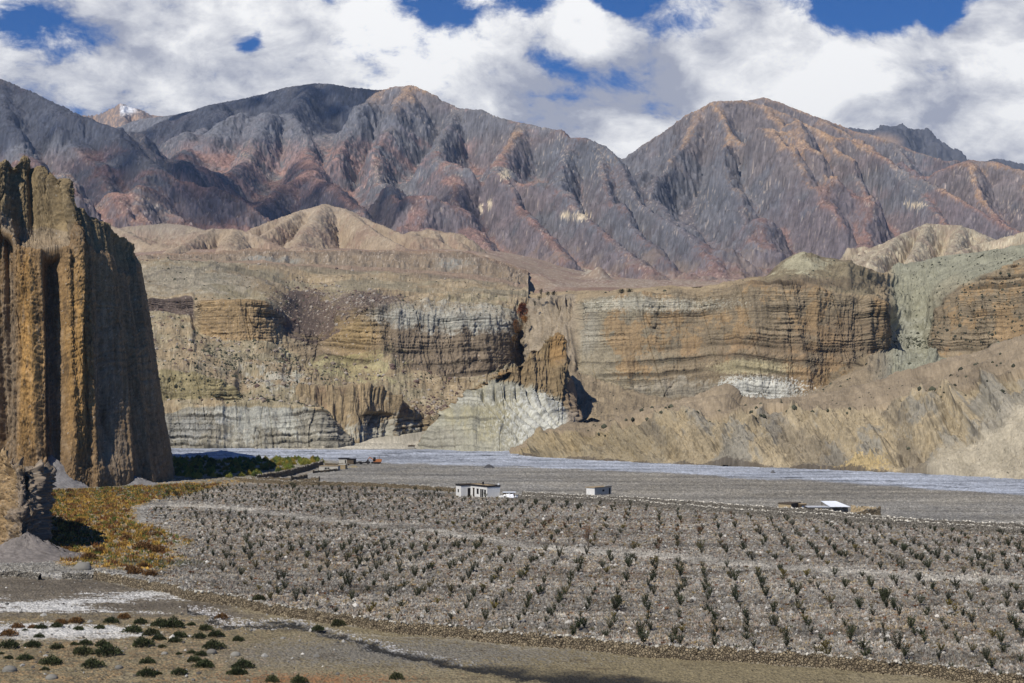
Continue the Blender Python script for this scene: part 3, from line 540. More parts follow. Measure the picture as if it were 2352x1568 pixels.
# ---------- right cliff wall, knoll and gully
D = [
 [(1196, 960, 1100), (1215, 955, 1000), (1300, 960, 950), (1420, 968, 925), (1600, 938, 950), (1700, 940, 950), (1900, 908, 940), (2100, 862, 950), (2200, 832, 950), (2420, 775, 930)],
 [(1196, 850, 1240), (1205, 850, 1150), (1230, 850, 1110), (1290, 838, 1090), (1305, 830, 1080), (1330, 850, 1076), (1380, 878, 1062), (1440, 898, 1050), (1500, 912, 1044), (1560, 918, 1040), (1640, 905, 1040), (1656, 908, 1034), (1700, 915, 1030), (1800, 915, 1028), (1850, 905, 1032), (1900, 880, 1045), (1960, 848, 1055), (1995, 815, 1070), (2040, 800, 1100), (2080, 800, 1130), (2120, 800, 1130), (2138, 795, 1095), (2160, 818, 1062), (2250, 818, 1050), (2352, 782, 1035), (2420, 760, 1030)],
 [(1196, 715, 1330), (1205, 715, 1250), (1215, 740, 1180), (1235, 715, 1160), (1262, 690, 1160), (1290, 694, 1150), (1318, 702, 1140), (1328, 692, 1126), (1400, 680, 1116), (1500, 673, 1112), (1600, 670, 1106), (1700, 656, 1100), (1750, 648, 1096), (1800, 646, 1090), (1850, 658, 1090), (1950, 676, 1090), (2000, 688, 1090), (2030, 698, 1094), (2042, 740, 1120), (2060, 770, 1160), (2100, 775, 1190), (2128, 775, 1160), (2145, 720, 1130), (2170, 680, 1125), (2200, 660, 1120), (2240, 645, 1115), (2280, 630, 1110), (2352, 603, 1100), (2420, 590, 1095)],
 [(1196, 690, 1400), (1240, 682, 1350), (1300, 680, 1280), (1400, 674, 1240), (1500, 669, 1240), (1600, 664, 1230), (1700, 650, 1180), (1760, 642, 1160), (1775, 635, 1160), (1845, 618, 1150), (1950, 640, 1150), (2030, 665, 1250), (2060, 690, 1330), (2100, 690, 1340), (2160, 650, 1300), (2250, 610, 1250), (2352, 588, 1200), (2420, 575, 1200)],
 [(1196, 676, 1480), (1240, 676, 1450), (1300, 675, 1400), (1400, 671, 1350), (1500, 667, 1330), (1600, 662, 1300), (1700, 648, 1230), (1764, 638, 1210), (1778, 615, 1205), (1795, 598, 1205), (1830, 576, 1200), (1847, 574, 1200), (1900, 587, 1205), (1948, 601, 1210), (2000, 624, 1240), (2022, 630, 1330), (2040, 620, 1440), (2065, 610, 1450), (2110, 600, 1450), (2180, 589, 1430), (2250, 578, 1410), (2352, 562, 1390), (2420, 552, 1390)],
 [(1196, 675, 1700), (1400, 669, 1700), (1600, 661, 1700), (1700, 650, 1600), (1760, 640, 1450), (1840, 600, 1400), (1950, 625, 1450), (2022, 640, 1600), (2110, 605, 1700), (2420, 560, 1750)],
]
def D_cliff(PX, PY, b):
    c = ((b > .96) & (b < 2.05)) * 1.0; c = c * (1 - ss(1330, 1318, PX)) * (1 - ss(2034, 2048, PX) * ss(2142, 2128, PX))
    c = np.maximum(c, ((b > .55) & (b <= 1)) * ss(1650, 1670, PX) * ss(1860, 1830, PX))
    return np.maximum(c, bl(PX, PY, 2200, 700, 60, 60) * .6 * (b > 1.5))
def D_gully(PX, PY, b):
    return ((b > 1) & (b < 2.3)) * ss(1330, 1310, PX) * 1.5 + (b > 2.05) * (b < 4.1) * .35 * ss(1720, 1760, PX) + (b < 1) * .3 + ((b > 1) & (b < 2.3)) * ss(2034, 2048, PX) * ss(2142, 2128, PX) * .25
def D_col(PX, PY, X, Y, Z, I):
    b = I['band']; S = I['S']; n2 = N(T2, S, Z + Y * .5, 150); n3 = N(T3, S, Z + Y * .5, 50); n1 = N(T1, S, Z, 400)
    c = np.ones(PX.shape + (3,)) * np.array(TAN); cw = I['cw']
    wall = np.array((.215, .17, .11)) * np.ones(PX.shape + (3,))
    wall = cmix(wall, (.27, .235, .165), ss(1550, 1400, PX + 40 * n2) * .8)
    wall = cmix(wall, (.275, .185, .095), ss(.1, .9, n1 + .5 * n2 + bl(PX, PY, 1850, 730, 230, 70) - .2 + .5 * (bl(PX, PY, 2250, 690, 120, 60))) * .75)
    wall = cmix(wall, (.165, .115, .07), ss(0, 1, bl(PX, PY, 1830, 800, 200, 40, .4 * n2) + bl(PX, PY, 1950, 760, 80, 50, .2 * n2)) * .55)
    wall = cmix(wall, (.36, .34, .27), ss(0, .8, bl(PX, PY, 1480, 700, 200, 16, .25 * n3)) * .8)
    wall = cmix(wall, (.30, .285, .235), ss(0, .7, np.maximum(bl(PX, PY, 1560, 895, 110, 24, .3 * n2), bl(PX, PY, 1340, 760, 40, 60))) * .5)
    c = cmix(c, wall, cw) if False else c * (1 - cw[..., None]) + wall * cw[..., None]
    wh = ss(0, .35, bl(PX, PY, 1735, 898, 95, 30, .3 * n3)) * ss(848, 866, PY - 6 * n3) * (PX > 1650); c = cmix(c, (.47, .465, .41), wh * .95)
    wh2 = ss(0, .4, bl(PX, PY, 1725, 845, 80, 16, .2 * n3)); c = cmix(c, (.34, .30, .18), wh2 * .7)
    lowt = (b < 1) * (1 - wh); c = cmix(c, (.25, .20, .135), lowt * .8); c = cmix(c, GREYT, lowt * ss(1980, 2050, PX))
    knoll = ss(2.05, 2.2, b) * ss(1735, 1765, PX) * ss(2030, 2000, PX)
    c = cmix(c, (.225, .185, .115), knoll); c = cmix(c, (.33, .30, .20), knoll * ss(0, .8, bl(PX, PY, 1840, 605, 60, 25, .3 * n2)))
    c = cmix(c, (.145, .105, .07), ss(0, .5, bl(PX, PY, 1840, 652, 130, 10, .4 * n3)) * .6 + knoll * ss(3.9, 4.05, b) * .5)
    gs = ss(2030, 2060, PX) * (1 - cw); c = cmix(c, (.275, .27, .195), gs * .95); c = cmix(c, (.31, .31, .25), gs * ss(.2, 1, bl(PX, PY, 2060, 770, 90, 60, .3 * n2)) * .7)
    flt = ss(1330, 1315, PX) * ((b > 1) & (b < 3)); c = cmix(c, (.275, .225, .16), flt)
    c = rockcol(c, I, .55); dk = gs * .45 * (PY < 800) + .12 * (b < 1)
    c = speck(c, X, Y, Z, S, dk - .2, (.05, .052, .035), 21, 2.0)
    return c * (1 + .09 * n2 + .08 * n3 + .06 * np.clip(I['rill'], -1.5, 1.5) * I['gw'])[..., None]
loft('cliff', D, 1196, 2419, 1.25, [50, 150, 34, 30, 8], MAT_CLIFF, D_col, cliff=D_cliff, gully=D_gully, sm=2, label='tall banded golden brown cliff wall with a knoll on top, right half', ext=(0, 800))

# ---------- pyramid spur with the pale base and dark tower
E = [[(960, 1031, 850), (1000, 1034, 825), (1060, 1036, 806), (1200, 1038, 795), (1322, 1044, 790)],
     [(960, 1026, 856), (975, 1008, 850), (1000, 985, 848), (1040, 950, 852), (1090, 920, 860), (1150, 905, 868), (1200, 920, 868), (1260, 945, 862), (1322, 985, 850)],
     [(960, 1023, 860), (972, 1003, 860), (990, 978, 865), (1015, 950, 872), (1040, 928, 880), (1075, 898, 895), (1100, 880, 903), (1120, 870, 908), (1140, 862, 914), (1180, 868, 915), (1230, 890, 908), (1290, 925, 900), (1322, 975, 880)],
     [(960, 1022, 862), (972, 1001, 862), (990, 976, 867), (1015, 947, 875), (1040, 925, 884), (1075, 894, 899), (1100, 876, 908), (1120, 866, 913), (1140, 856, 920), (1146, 842, 925), (1165, 836, 930), (1195, 832, 935), (1206, 815, 945), (1216, 800, 950), (1240, 790, 958), (1254, 772, 965), (1266, 764, 968), (1286, 764, 970), (1294, 780, 966), (1300, 850, 945), (1306, 920, 915), (1322, 965, 890)],
     [(960, 1030, 900), (1000, 985, 930), (1140, 880, 1000), (1200, 860, 1020), (1290, 800, 1050), (1322, 900, 1020)]]
def E_ud(PX, PY, X, Y, Z, S, b):
    g = 0
    for k, (x0_, x1_) in enumerate(((1105, 1190), (1135, 1215), (1165, 1238), (1190, 1262), (1215, 1280), (1240, 1296))):
        cx = lerp(x0_, x1_, ss(900, 1000, PY)) ; g = g - 3.2 * np.exp(-((PX - cx) / 3.2) ** 2) * ss(872, 900, PY + 3) * ss(1020, 960, PY)
    g = g - 4 * np.exp(-((PX - 1200 - (PY - 850) * .1) / 3.) ** 2) * (PY < 890) * (b < 3)
    g = g + 2.2 * np.tanh(N(T1, S, Z * .2, 60)) * ((b > 1.9) & (b < 3))
    return g
def E_col(PX, PY, X, Y, Z, I):
    S = I['S']; b = I['band']; n2 = N(T2, S, Z, 150); n3 = N(T3, S, Z, 50)
    c = np.ones(PX.shape + (3,)) * np.array((.335, .32, .245)); c = cmix(c, (.30, .27, .165), ss(0, .9, bl(PX, PY, 1120, 950, 90, 50, .4 * n2)) * .7)
    c = cmix(c, (.50, .50, .45), ss(0, .6, bl(PX, PY, 1240, 960, 70, 60, .5 * n3)) * .75); c = cmix(c, (.47, .46, .39), ss(0, .4, bl(PX, PY, 1060, 915, 75, 12, .3 * n3)) * .6)
    c = cmix(c, (.24, .225, .18), ss(0, .6, bl(PX, PY, 1010, 1010, 50, 30, .3 * n2)) * .7)
    br = ss(1.95, 2.1, b + .04 * n3); c = cmix(c, (.225, .165, .09), br); c = cmix(c, (.32, .20, .085), br * ss(0, .8, np.maximum(bl(PX, PY, 1280, 800, 20, 40), bl(PX, PY, 1153, 850, 10, 14))))
    c = cmix(c, (.25, .19, .13), ss(1296, 1304, PX) * .8)
    c = cmix(c, (.165, .12, .075), br * ss(.3, 1, n2) * .5)
    c = rockcol(c, I, .45, .16); return c * (1 + .10 * n2 + .08 * n3)[..., None]
loft('cliff', E, 960, 1322, 1.0, [70, 36, 90, 12], MAT_CLIFF, E_col, cliff=lambda PX, PY, b: (b < 3.05) * (.55 + .45 * (b > 1.9)), ud=E_ud, ampl=.75, sm=2, label='pale pyramid shaped rock spur with a dark brown tower above it')

# ---------- low slumped bluff along the right bank
G = [[(1170, 1041, 770), (1250, 1050, gY(1050)), (1500, 1063, gY(1063)), (1700, 1070, gY(1070)), (1900, 1078, gY(1078)), (2150, 1088, gY(1088)), (2420, 1105, gY(1105))],
     [(1170, 1039, 772), (1200, 1022, 762), (1250, 1005, 745), (1300, 995, 735), (1400, 978, 715), (1500, 956, 705), (1560, 948, 700), (1620, 950, 690), (1700, 944, 680), (1800, 945, 672), (1900, 940, 660), (2000, 926, 655), (2060, 912, 650), (2120, 912, 642), (2200, 905, 635), (2260, 880, 625), (2352, 850, 615), (2420, 830, 610)],
     [(1170, 1037, 776), (1200, 1012, 785), (1240, 1000, 790), (1300, 984, 790), (1350, 976, 790), (1420, 955, 790), (1480, 935, 790), (1560, 925, 785), (1620, 912, 790), (1650, 893, 800), (1670, 890, 800), (1690, 905, 795), (1700, 920, 785), (1760, 922, 790), (1830, 914, 800), (1900, 902, 800), (1960, 888, 800), (2020, 872, 800), (2100, 850, 795), (2160, 835, 790), (2200, 820, 785), (2300, 786, 770), (2352, 768, 765), (2420, 740, 760)],
     [(1170, 1045, 850), (1300, 1000, 880), (1500, 960, 900), (1700, 950, 910), (1900, 925, 930), (2100, 880, 940), (2300, 820, 930), (2420, 790, 930)]]
def G_ud(PX, PY, X, Y, Z, S, b):
    f = (b < 1.05) * ss(0, .25, b); r = N(TS, S + Z * .8, Z * .4, 260) * 1.9 + N(TS, S - Z * .9, Z * .4 + 40, 90) * .9
    sand = ss(0, .5, bl(PX, PY, 2290, 1075, 170, 75) + bl(PX, PY, 2400, 1000, 90, 120)); r = r * (1 - sand)
    return f * r + N(T1, S, Y * 1.0, 200) * .8 + f * (1 - sand) * N(T1, S + Z, Z, 150) * 1.2
def G_col(PX, PY, X, Y, Z, I):
    S = I['S']; b = I['band']; n1 = N(T1, S, Z, 300); n2 = N(T2, S + Z * .8, Z, 150); n3 = N(T3, S, Z + Y, 45)
    c = np.ones(PX.shape + (3,)) * np.array((.33, .27, .175)); c = cmix(c, (.215, .20, .165), (b < 1) * ss(-.3, .8, n1 + .5 * n2 + .9 * bl(PX, PY, 1680, 1010, 140, 70) + .5 * bl(PX, PY, 2010, 990, 200, 60)) * .85)
    c = cmix(c, (.25, .20, .12), ss(1620, 1450, PX) * .75); c = cmix(c, (.26, .205, .14), ss(.95, 1.05, b) * .85)
    c = cmix(c, (.12, .105, .085), (b < 1) * ss(.5, 1.4, -N(TS, S + Z * .8, Z * .4, 260)) * .55)
    sand = ss(0, .5, bl(PX, PY, 2290, 1075, 150, 70) + bl(PX, PY, 2400, 1000, 90, 110) + .6 * ss(2100, 2352, PX) * ss(950, 1080, PY)); c = cmix(c, (.37, .325, .24), sand * (b < 1) * .95)
    c = cmix(c, (.40, .30, .14), ss(0, .4, bl(PX, PY, 1975, 1065, 55, 16, .4 * n3)) * .8); c = cmix(c, (.09, .075, .06), ss(.05, .02, b + .01 * n3) * ss(2150, 2000, PX) * .8)
    c = speck(c, X, Y, Z, S, -.1, (.06, .055, .04), 20, 2.2)
    return c * (1 + .10 * n2 + .09 * n3)[..., None]
loft('river_bluff', G, 1170, 2419, 1.25, [110, 40, 10], MAT_SOIL, G_col, ud=G_ud, label='low slumped grey and tan bluff along the far bank, pale sand at its right end', ext=(0, 800))

# ---------- pediment running back to the foot of the range
K = [[(-200, 660, 2100), (320, 660, 2100), (1050, 660, 2150), (1200, 690, 1900), (1260, 700, 1500), (1320, 676, 1380), (1500, 668, 1400), (1700, 656, 1400), (2450, 640, 1400)],
     [(-200, 585, 2250), (320, 582, 2250), (700, 576, 2350), (1040, 578, 2450), (1120, 588, 2350), (1200, 612, 2250), (1260, 642, 2050), (1330, 662, 1800), (1500, 664, 1800), (1700, 655, 1800), (2450, 640, 1800)],
     [(-200, 575, 2900), (320, 572, 2900), (700, 572, 2800), (1050, 576, 2900), (1200, 600, 2900), (1350, 640, 2800), (1500, 658, 2700), (1700, 654, 2600), (2450, 640, 2600)],
     [(-200, 540, 4600), (700, 560, 4400), (1050, 562, 4300), (1200, 580, 4300), (1400, 622, 4300), (1600, 640, 4300), (1800, 640, 4300), (2450, 600, 4300)]]
def K_col(PX, PY, X, Y, Z, I):
    S = I['S']; n2 = N(T2, X, Y * .3, 500); n3 = N(T3, X, Y * .25, 160); c = np.ones(PX.shape + (3,)) * np.array((.31, .235, .17))
    c = cmix(c, (.25, .165, .125), ss(-.2, 1, n2 + .5 * n3 + (PX < 1100) * .7 + bl(PX, PY, 350, 590, 300, 25)) * .75); c = cmix(c, (.40, .34, .27), ss(.8, 1.6, n3 + .8 * (PX > 1250) * (PY > 645)) * .6)
    c = cmix(c, (.52, .46, .34), ss(0, .5, bl(PX, PY, 1373, 622, 32, 16, .3 * n3) + bl(PX, PY, 1075, 575, 35, 4)) * .7)
    c = cmix(c, (.17, .09, .06), ss(0, .5, bl(PX, PY, 1360, 668, 90, 4, .3 * n3)) * .6)
    return c * (1 + .08 * n3)[..., None]
def K_ud(PX, PY, X, Y, Z, S, b): return N(T0, X, Y, 1200) * 2.0 + 22 * np.exp(-(((PX - 1373) / 26) ** 2 + ((Y - 2750) / 90) ** 2))
loft('pediment', K, -200, 2450, 2.5, [60, 50, 40], MAT_HILL, K_col, ud=K_ud, ampl=.05, label='gently rising rust and tan plain at the foot of the range', ext=(500, 700))
# ---------- the great fluted cliff close by on the left
LC = [
 [(-260, -260, 1150, 470), (-60, -60, 1125, 496), (100, 100, 1122, 489), (210, 210, 1118, 498), (225, 225, 1119, 496), (300, 300, 1113, 510), (360, 360, 1108, 522), (385, 388, 1105, 530), (396, 395, 1098, 548), (415, 392, 1085, 590), (440, 370, 1070, 640), (520, 250, 1050, 720)],
 [(-260, -260, 800, 474), (-60, -60, 800, 500), (100, 100, 800, 497), (210, 200, 800, 505), (225, 215, 800, 503), (300, 275, 800, 520), (360, 322, 800, 535), (385, 344, 800, 543), (396, 350, 800, 560), (415, 345, 800, 600), (440, 330, 800, 650), (520, 230, 800, 730)],
 [(-260, -260, 570, 478), (-60, -60, 570, 503), (0, 0, 505, 503), (30, 30, 540, 503), (50, 45, 568, 503), (100, 90, 570, 502), (140, 130, 572, 504), (165, 158, 566, 506), (185, 172, 520, 509), (200, 186, 520, 512), (225, 205, 560, 510), (300, 255, 600, 526), (360, 296, 640, 545), (385, 314, 620, 552), (396, 320, 625, 570), (415, 316, 640, 610), (440, 300, 650, 660), (520, 220, 650, 740)],
 [(-260, -260, 562, 490), (-60, -60, 562, 516), (0, 0, 500, 508), (30, 30, 532, 512), (50, 45, 556, 518), (100, 90, 552, 520), (140, 130, 552, 520), (165, 156, 558, 514), (185, 171, 515, 511), (200, 185, 515, 514), (225, 203, 555, 512), (300, 250, 590, 528), (360, 292, 625, 547), (385, 312, 600, 554), (396, 318, 610, 572), (415, 314, 620, 612), (440, 298, 630, 662), (520, 218, 640, 742)],
 [(-260, -260, 420, 500), (-60, -60, 400, 522), (0, 0, 385, 516), (50, 45, 395, 526), (100, 80, 400, 528), (140, 112, 415, 526), (165, 130, 420, 522), (185, 150, 440, 520), (200, 166, 455, 520), (225, 185, 480, 518), (300, 243, 540, 532), (360, 280, 565, 550), (385, 303, 590, 556), (396, 308, 592, 575), (415, 305, 600, 615), (440, 290, 610, 665), (520, 215, 620, 745)],
 [(-260, -260, 380, 504), (-60, -60, 372, 526), (-8, -8, 372, 520), (5, 5, 363, 520), (20, 18, 361, 520), (34, 31, 372, 521), (46, 43, 372, 524), (58, 54, 362, 529), (70, 65, 362, 529), (84, 78, 374, 529), (100, 90, 382, 530), (112, 100, 390, 530), (122, 108, 396, 529), (132, 118, 398, 528), (148, 132, 394, 526), (165, 140, 398, 524), (185, 158, 422, 522), (200, 168, 436, 521), (210, 172, 452, 521), (225, 186, 466, 521), (250, 203, 486, 524), (275, 225, 506, 530), (300, 246, 516, 535), (330, 269, 528, 543), (360, 291, 545, 552), (378, 304, 562, 556), (385, 309, 576, 558), (396, 311, 588, 577), (415, 306, 596, 617), (440, 290, 605, 667), (520, 215, 615, 747)],
 [(-260, -260, 390, 560), (-60, -60, 385, 575), (60, 58, 382, 575), (165, 130, 412, 575), (225, 176, 478, 575), (300, 236, 530, 585), (385, 300, 592, 600), (396, 303, 597, 610), (440, 285, 612, 690), (520, 210, 622, 770)]]
def L_ud(PX, PY, X, Y, Z, S, b):
    T = LT[None, :] + 0 * PX; lowr = ss(2.05, 1.9, b); up = ss(3.0, 3.4, b) * ss(6.2, 5.6, b)
    prof = pl(T, (-260, 0), (-100, 0), (-40, -1), (-24, -6), (0, -7), (22, -6), (40, 1.5), (66, 2.2), (90, 1.6), (106, 0), (113, -3), (120, -7.5), (143, -8), (150, -3), (158, 1.0), (180, 2.2), (208, 2.0), (218, .5), (226, -1.5), (240, 0), (258, -1.2), (275, 0), (300, .5), (330, 0), (356, -.4), (361, -2.6), (366, 0), (520, 0))
    prof = blurg(prof, 4, 1); fade = ss(1.15 * 1122, 1060, PY + 0 * T)
    tup = pl(T, (-260, 0), (-60, 0), (-20, -4), (-5, 1), (12, 3), (26, 0), (34, -5), (44, -1), (60, 3), (74, 1), (84, -4), (92, 0), (112, 4.5), (130, 3), (142, -3), (150, -9), (163, -9), (170, -1), (182, 4), (200, 2), (212, -2.5), (222, -5), (232, 0), (262, 1), (290, 0), (330, 0), (345, -2), (352, 0), (520, 0))
    tup = blurg(tup, 3, 1)
    o = lowr * prof * (1 - .6 * ss(1000, 1110, PY)) + up * tup * .42
    o = o + (.75 * np.sin(T * .115 + .9 * np.sin(T * .043) + .006 * PY) + .45 * np.sin(T * .29 + .4 + 1.2 * np.sin(T * .05) - .004 * PY)) * ss(230, 200, T) * ss(1100, 1000, PY) * (lowr + .25) + N(TS, S, Z * .03, 110) * .5 + N(TS, S+20, Z * .02, 52) * .22 * ss(520, 380, T) + N(T0, S, Z * .12, 60) * .5 + (N(T2, S, Z * .7, 30) * .22 + N(T3, S, Z, 9) * .10) * (1 - .55 * ss(215, 240, T)) + bed_at(Z * 1.3 + 1.2 * N(T0, S, Z, 60) + 50)[0] * .16 - 1.3 * (1 - np.clip(np.abs(N(T0, S + .15 * Z, Z * .12, 90)) / .03, 0, 1))
    bump = bl(PX, PY, 245, 1085, 45, 40); return o + bump * 1.6
LT = np.arange(-260, 520 + 1e-6, 1.0)
def L_col(PX, PY, X, Y, Z, I):
    S = I['S']; b = I['band']; T = LT[None, :] + 0 * PX; n2 = N(T2, S, Z * .25, 60); n3 = N(T3, S, Z * .12, 30); n4 = N(T3, S, Z, 16)
    c = np.ones(PX.shape + (3,)) * np.array((.205, .135, .07)); lit_gold = ss(.2, 1, np.maximum(bl(T, PY, 68, 800, 40, 400), bl(T, PY, 182, 820, 44, 330)) + .25 * n3)
    c = cmix(c, (.25, .17, .095), ss(215, 235, T) * .8)
    c = cmix(c, (.35, .205, .07), lit_gold * ss(560, 600, PY) * ss(1120, 1000, PY) * .9)  # sunlit strips of the cliff painted into the rock colour
    grey = ss(0, .8, np.maximum(np.maximum(bl(T, PY, 10, 850, 36, 300), bl(T, PY, 132, 900, 22, 260)), bl(T, PY, 262, 930, 34, 230)) + .3 * n3); c = cmix(c, (.18, .15, .115), grey * .6)
    c = cmix(c, (.20, .155, .088), ss(2.9, 3.2, b) * .85); c = cmix(c, (.25, .20, .14), ((b > 2.02) & (b < 3.2)) * ss(190, 165, T) * .8)
    c = cmix(c, (.09, .075, .05), ss(1.3, 2.2, N(T3, S, Z * .2, 12)) * .4 * (b > 3))
    c = speck(c, X, Y, Z, S, 0, (.38, .34, .29), 7, 2.5); c = speck(c, X, Y, Z, S + 30, 0, (.06, .045, .03), 9, 2.4)
    bq = bed_at(Z * 1.3 + 1.2 * N(T0, S, Z, 60) + 50)[0]; return c * (1 + .10 * n2 + .12 * n3 + .09 * n4 + .09 * bq)[..., None]
MAT_LEFT = earth_mat('packed_conglomerate', .55, .22, .7, .35, 2.6)
loft('cliff', LC, -260, 520, 1.0, [120, 110, 14, 50, 24, 8], MAT_LEFT, L_col, ud=L_ud, ampl=0.0, tmode=True, sm=2, label='huge fluted brown conglomerate cliff rising at the left edge')
# near outcrop
LT2 = np.arange(-120, 200 + 1e-6, .8)
NO = [[(-120, -120, 1310, 300), (0, 0, 1296, 293), (50, 50, 1285, 290), (90, 92, 1262, 298), (105, 96, 1250, 310), (140, 80, 1235, 335), (200, 0, 1200, 370)],
      [(-120, -120, 1180, 304), (0, 0, 1180, 297), (50, 52, 1180, 293), (58, 60, 1180, 295), (66, 67, 1180, 295), (90, 98, 1180, 301), (105, 102, 1180, 313), (140, 85, 1180, 335), (200, 5, 1180, 370)],
      [(-120, -120, 1040, 308), (-40, -40, 1036, 306), (8, 8, 1034, 303), (20, 20, 1044, 302), (30, 30, 1062, 300), (40, 42, 1072, 299), (50, 52, 1078, 299), (58, 60, 1068, 300), (70, 70, 1064, 298), (82, 84, 1068, 300), (90, 96, 1074, 304), (98, 107, 1082, 310), (105, 108, 1086, 318), (140, 90, 1090, 345), (200, 10, 1090, 375)],
      [(-120, -120, 1050, 310), (0, 0, 1045, 320), (60, 55, 1080, 325), (98, 100, 1090, 330), (200, 10, 1095, 385)]]
def NO_ud(PX, PY, X, Y, Z, S, b):
    return N(T1, S, Z * .8, 34) * .55 + N(T2, S, Z, 16) * .20 + N(TR, S, Z * .15, 40) * .8 - .5 * np.exp(-((LT2[None, :] - 56) / 3.5) ** 2) + .22 * bed_at(Z * 2.2 + .6 * N(T0, S, Z, 40) + 9)[0]
def NO_col(PX, PY, X, Y, Z, I):
    S = I['S']; n2 = N(T2, S, Z * .4, 26); n3 = N(T3, S * .3, Z, 14); n4 = N(T3, S, Z, 6); T = LT2[None, :] + 0 * PX
    c = np.ones(PX.shape + (3,)) * np.array((.19, .15, .11)); c = cmix(c, (.32, .22, .11), ss(40, 20, T + 8 * n2) * .8); c = cmix(c, (.21, .17, .125), ss(1110, 1075, PY + 8 * n2) * ss(50, 62, T) * .9)
    c = cmix(c, (.36, .32, .27), ss(1.2, 2.0, n4) * .7); return c * (1 + .16 * n3 + .1 * n2)[..., None]
loft('rock_outcrop', NO, -120, 200, .8, [60, 90, 10], MAT_LEFT, NO_col, ud=NO_ud, ampl=0.0, tmode=True, sm=1, label='broken dark outcrop of pebbly rock at the left edge in front of the big cliff')
# fans of grey gravel at the cliff foot
def fan(px, py, Y, hgt, rad, label, squash=.6, colr=(.20, .19, .185), back=1.0):
    cx, cy, _ = W(px, py, Y); a = np.linspace(0, 2 * np.pi, 90); r = np.linspace(0, 1, 40); A_, R_ = np.meshgrid(a, r)
    x = cx + np.cos(A_) * R_ * rad; y = cy + np.sin(A_) * R_ * rad * squash; rr = R_ * (1 + .12 * N(T0, A_ * 20, 0 * A_, 120))
    z = hgt * (1 - np.clip(rr, 0, 1)) ** 1.12 - .05 + N(T3, x, y, 14) * .10 + N(T2, x, y, 40) * .2 * (1 - R_)
    x = cx + np.cos(A_) * rr * rad; y = cy + np.sin(A_) * rr * rad * squash; z[-1] = -.6
    col = np.ones(x.shape + (3,)) * np.array(colr) * (1 + .12 * N(T3, x, y, 12) + .1 * N(T2, x, y * .3 + z, 30))[..., None]
    link('scree_fan', raw_mesh('scree_fan', np.stack([x, y, z], -1), grid_faces(*x.shape), MAT_LEFT, col), 'structure', label)
fan(118, 1120, 496, 10.5, 12, 'grey gravel fan in the dark cleft of the big cliff')
fan(300, 1113, 512, 3.4, 9.5, 'low grey gravel fan at the foot of the big cliff')
fan(60, 1290, 286, 4.2, 10.5, 'gravel heap below the near outcrop', .9, (.185, .165, .15))
# ================================================================ VALLEY FLOOR
pxs = np.concatenate([np.linspace(-6000, -180, 40), np.arange(-160, 2512, 2.2), np.linspace(2530, 9000, 40)])
pys = np.concatenate([[3200, 2500, 2100, 1900, 1800, 1720, 1660, 1620], np.arange(1600, 1022, -1.05), [1020, 1015, 1010, 1000, 990, 975, 960, 940, 925, 915, 908, 904, 902]])
PX, PY = np.meshgrid(pxs, pys); Y = gY(PY); X = (PX - 1176) / F * Y
def poly_mask(PX, PY, pts, soft=6.0, n=0):
    """1 inside a polygon given in photograph coordinates on the flat floor"""
    P = np.array(pts, float); inside = np.zeros(PX.shape, bool); dist = np.full(PX.shape, 1e9)
    for (ax, ay), (bx, by) in zip(P, np.roll(P, -1, 0)):
        c = ((ay > PY) != (by > PY)) & (PX < (bx - ax) * (PY - ay) / (by - ay + 1e-9) + ax); inside ^= c
        d = np.array([bx - ax, (by - ay)]); q = np.clip(((PX - ax) * d[0] + (PY - ay) * d[1] * 9) / (d[0] ** 2 + 9 * d[1] ** 2 + 1e-9), 0, 1)
        dist = np.minimum(dist, np.hypot(PX - ax - q * d[0], (PY - ay - q * d[1]) * 3))
    return ss(-soft, soft, np.where(inside, dist, -dist) + n)
def line_mask(PX, PY, pts, wd, n=0):
    x = [p[0] for p in pts]; y = np.interp(PX, x, [p[1] for p in pts]); on = (PX > x[0]) & (PX < x[-1])
    return np.clip(1.3 - np.abs(PY - y + n) / wd, 0, 1) * on
g1 = N(T1, X, Y, 160); g2 = N(T2, X, Y, 60); g3 = N(T3, X, Y, 26); g4 = N(T3, X + 9, Y * .8, 9); g5 = N(T3, X, Y, 4.1); gs = N(T2, X * .35, Y, 60)
MWALL = [(-160, 1322), (90, 1325), (200, 1330), (330, 1352), (480, 1383), (640, 1412), (760, 1432), (900, 1452), (1100, 1470), (1300, 1490), (1500, 1508), (1700, 1520), (1900, 1534), (2100, 1553), (2352, 1580), (2500, 1598)]
fy = np.interp(PX, [p[0] for p in MWALL], [p[1] for p in MWALL]); below = ss(-2, 3, PY - fy)
river_top = np.interp(PX, [390, 900, 1200, 1500, 1900, 2352, 2500], [1026, 1030, 1038, 1058, 1076, 1098, 1105])
river_bot = np.interp(PX, [390, 700, 900, 1100, 1500, 1900, 2352, 2500], [1051, 1053, 1063, 1068, 1083, 1106, 1137, 1147])
riv = ss(-3, 3, river_bot - PY + 1.5 * g1) * (PX > 200)
c = np.ones(PX.shape + (3,)) * np.array((.225, .215, .193))
c = cmix(c, (.25, .232, .195), ss(-.5, 1, g1 + .5 * g2) * .6)                       # gravel plain
c = cmix(c, (.19, .165, .12), ss(1175, 1130, PY) * ss(1150, 1500, PX) * .35)
c = cmix(c, (.35, .375, .42), riv); c = c * (1 - .0 * riv)[..., None]
c = cmix(c, (.10, .11, .125), riv * ss(.95, 1.5, N(T2, X * .14, Y, 130)) * .85); c = cmix(c, (.48, .50, .54), riv * ss(.9, 1.8, N(T2, X * .3 + 50, Y, 120)) * .5)
bankw = line_mask(PX, PY, [(1380, 1081), (1500, 1085), (1900, 1107), (2352, 1138), (2500, 1148)], 1.6, .5 * g2); c = cmix(c, (.11, .11, .115), bankw * .5 * ss(-.3, .8, g3))
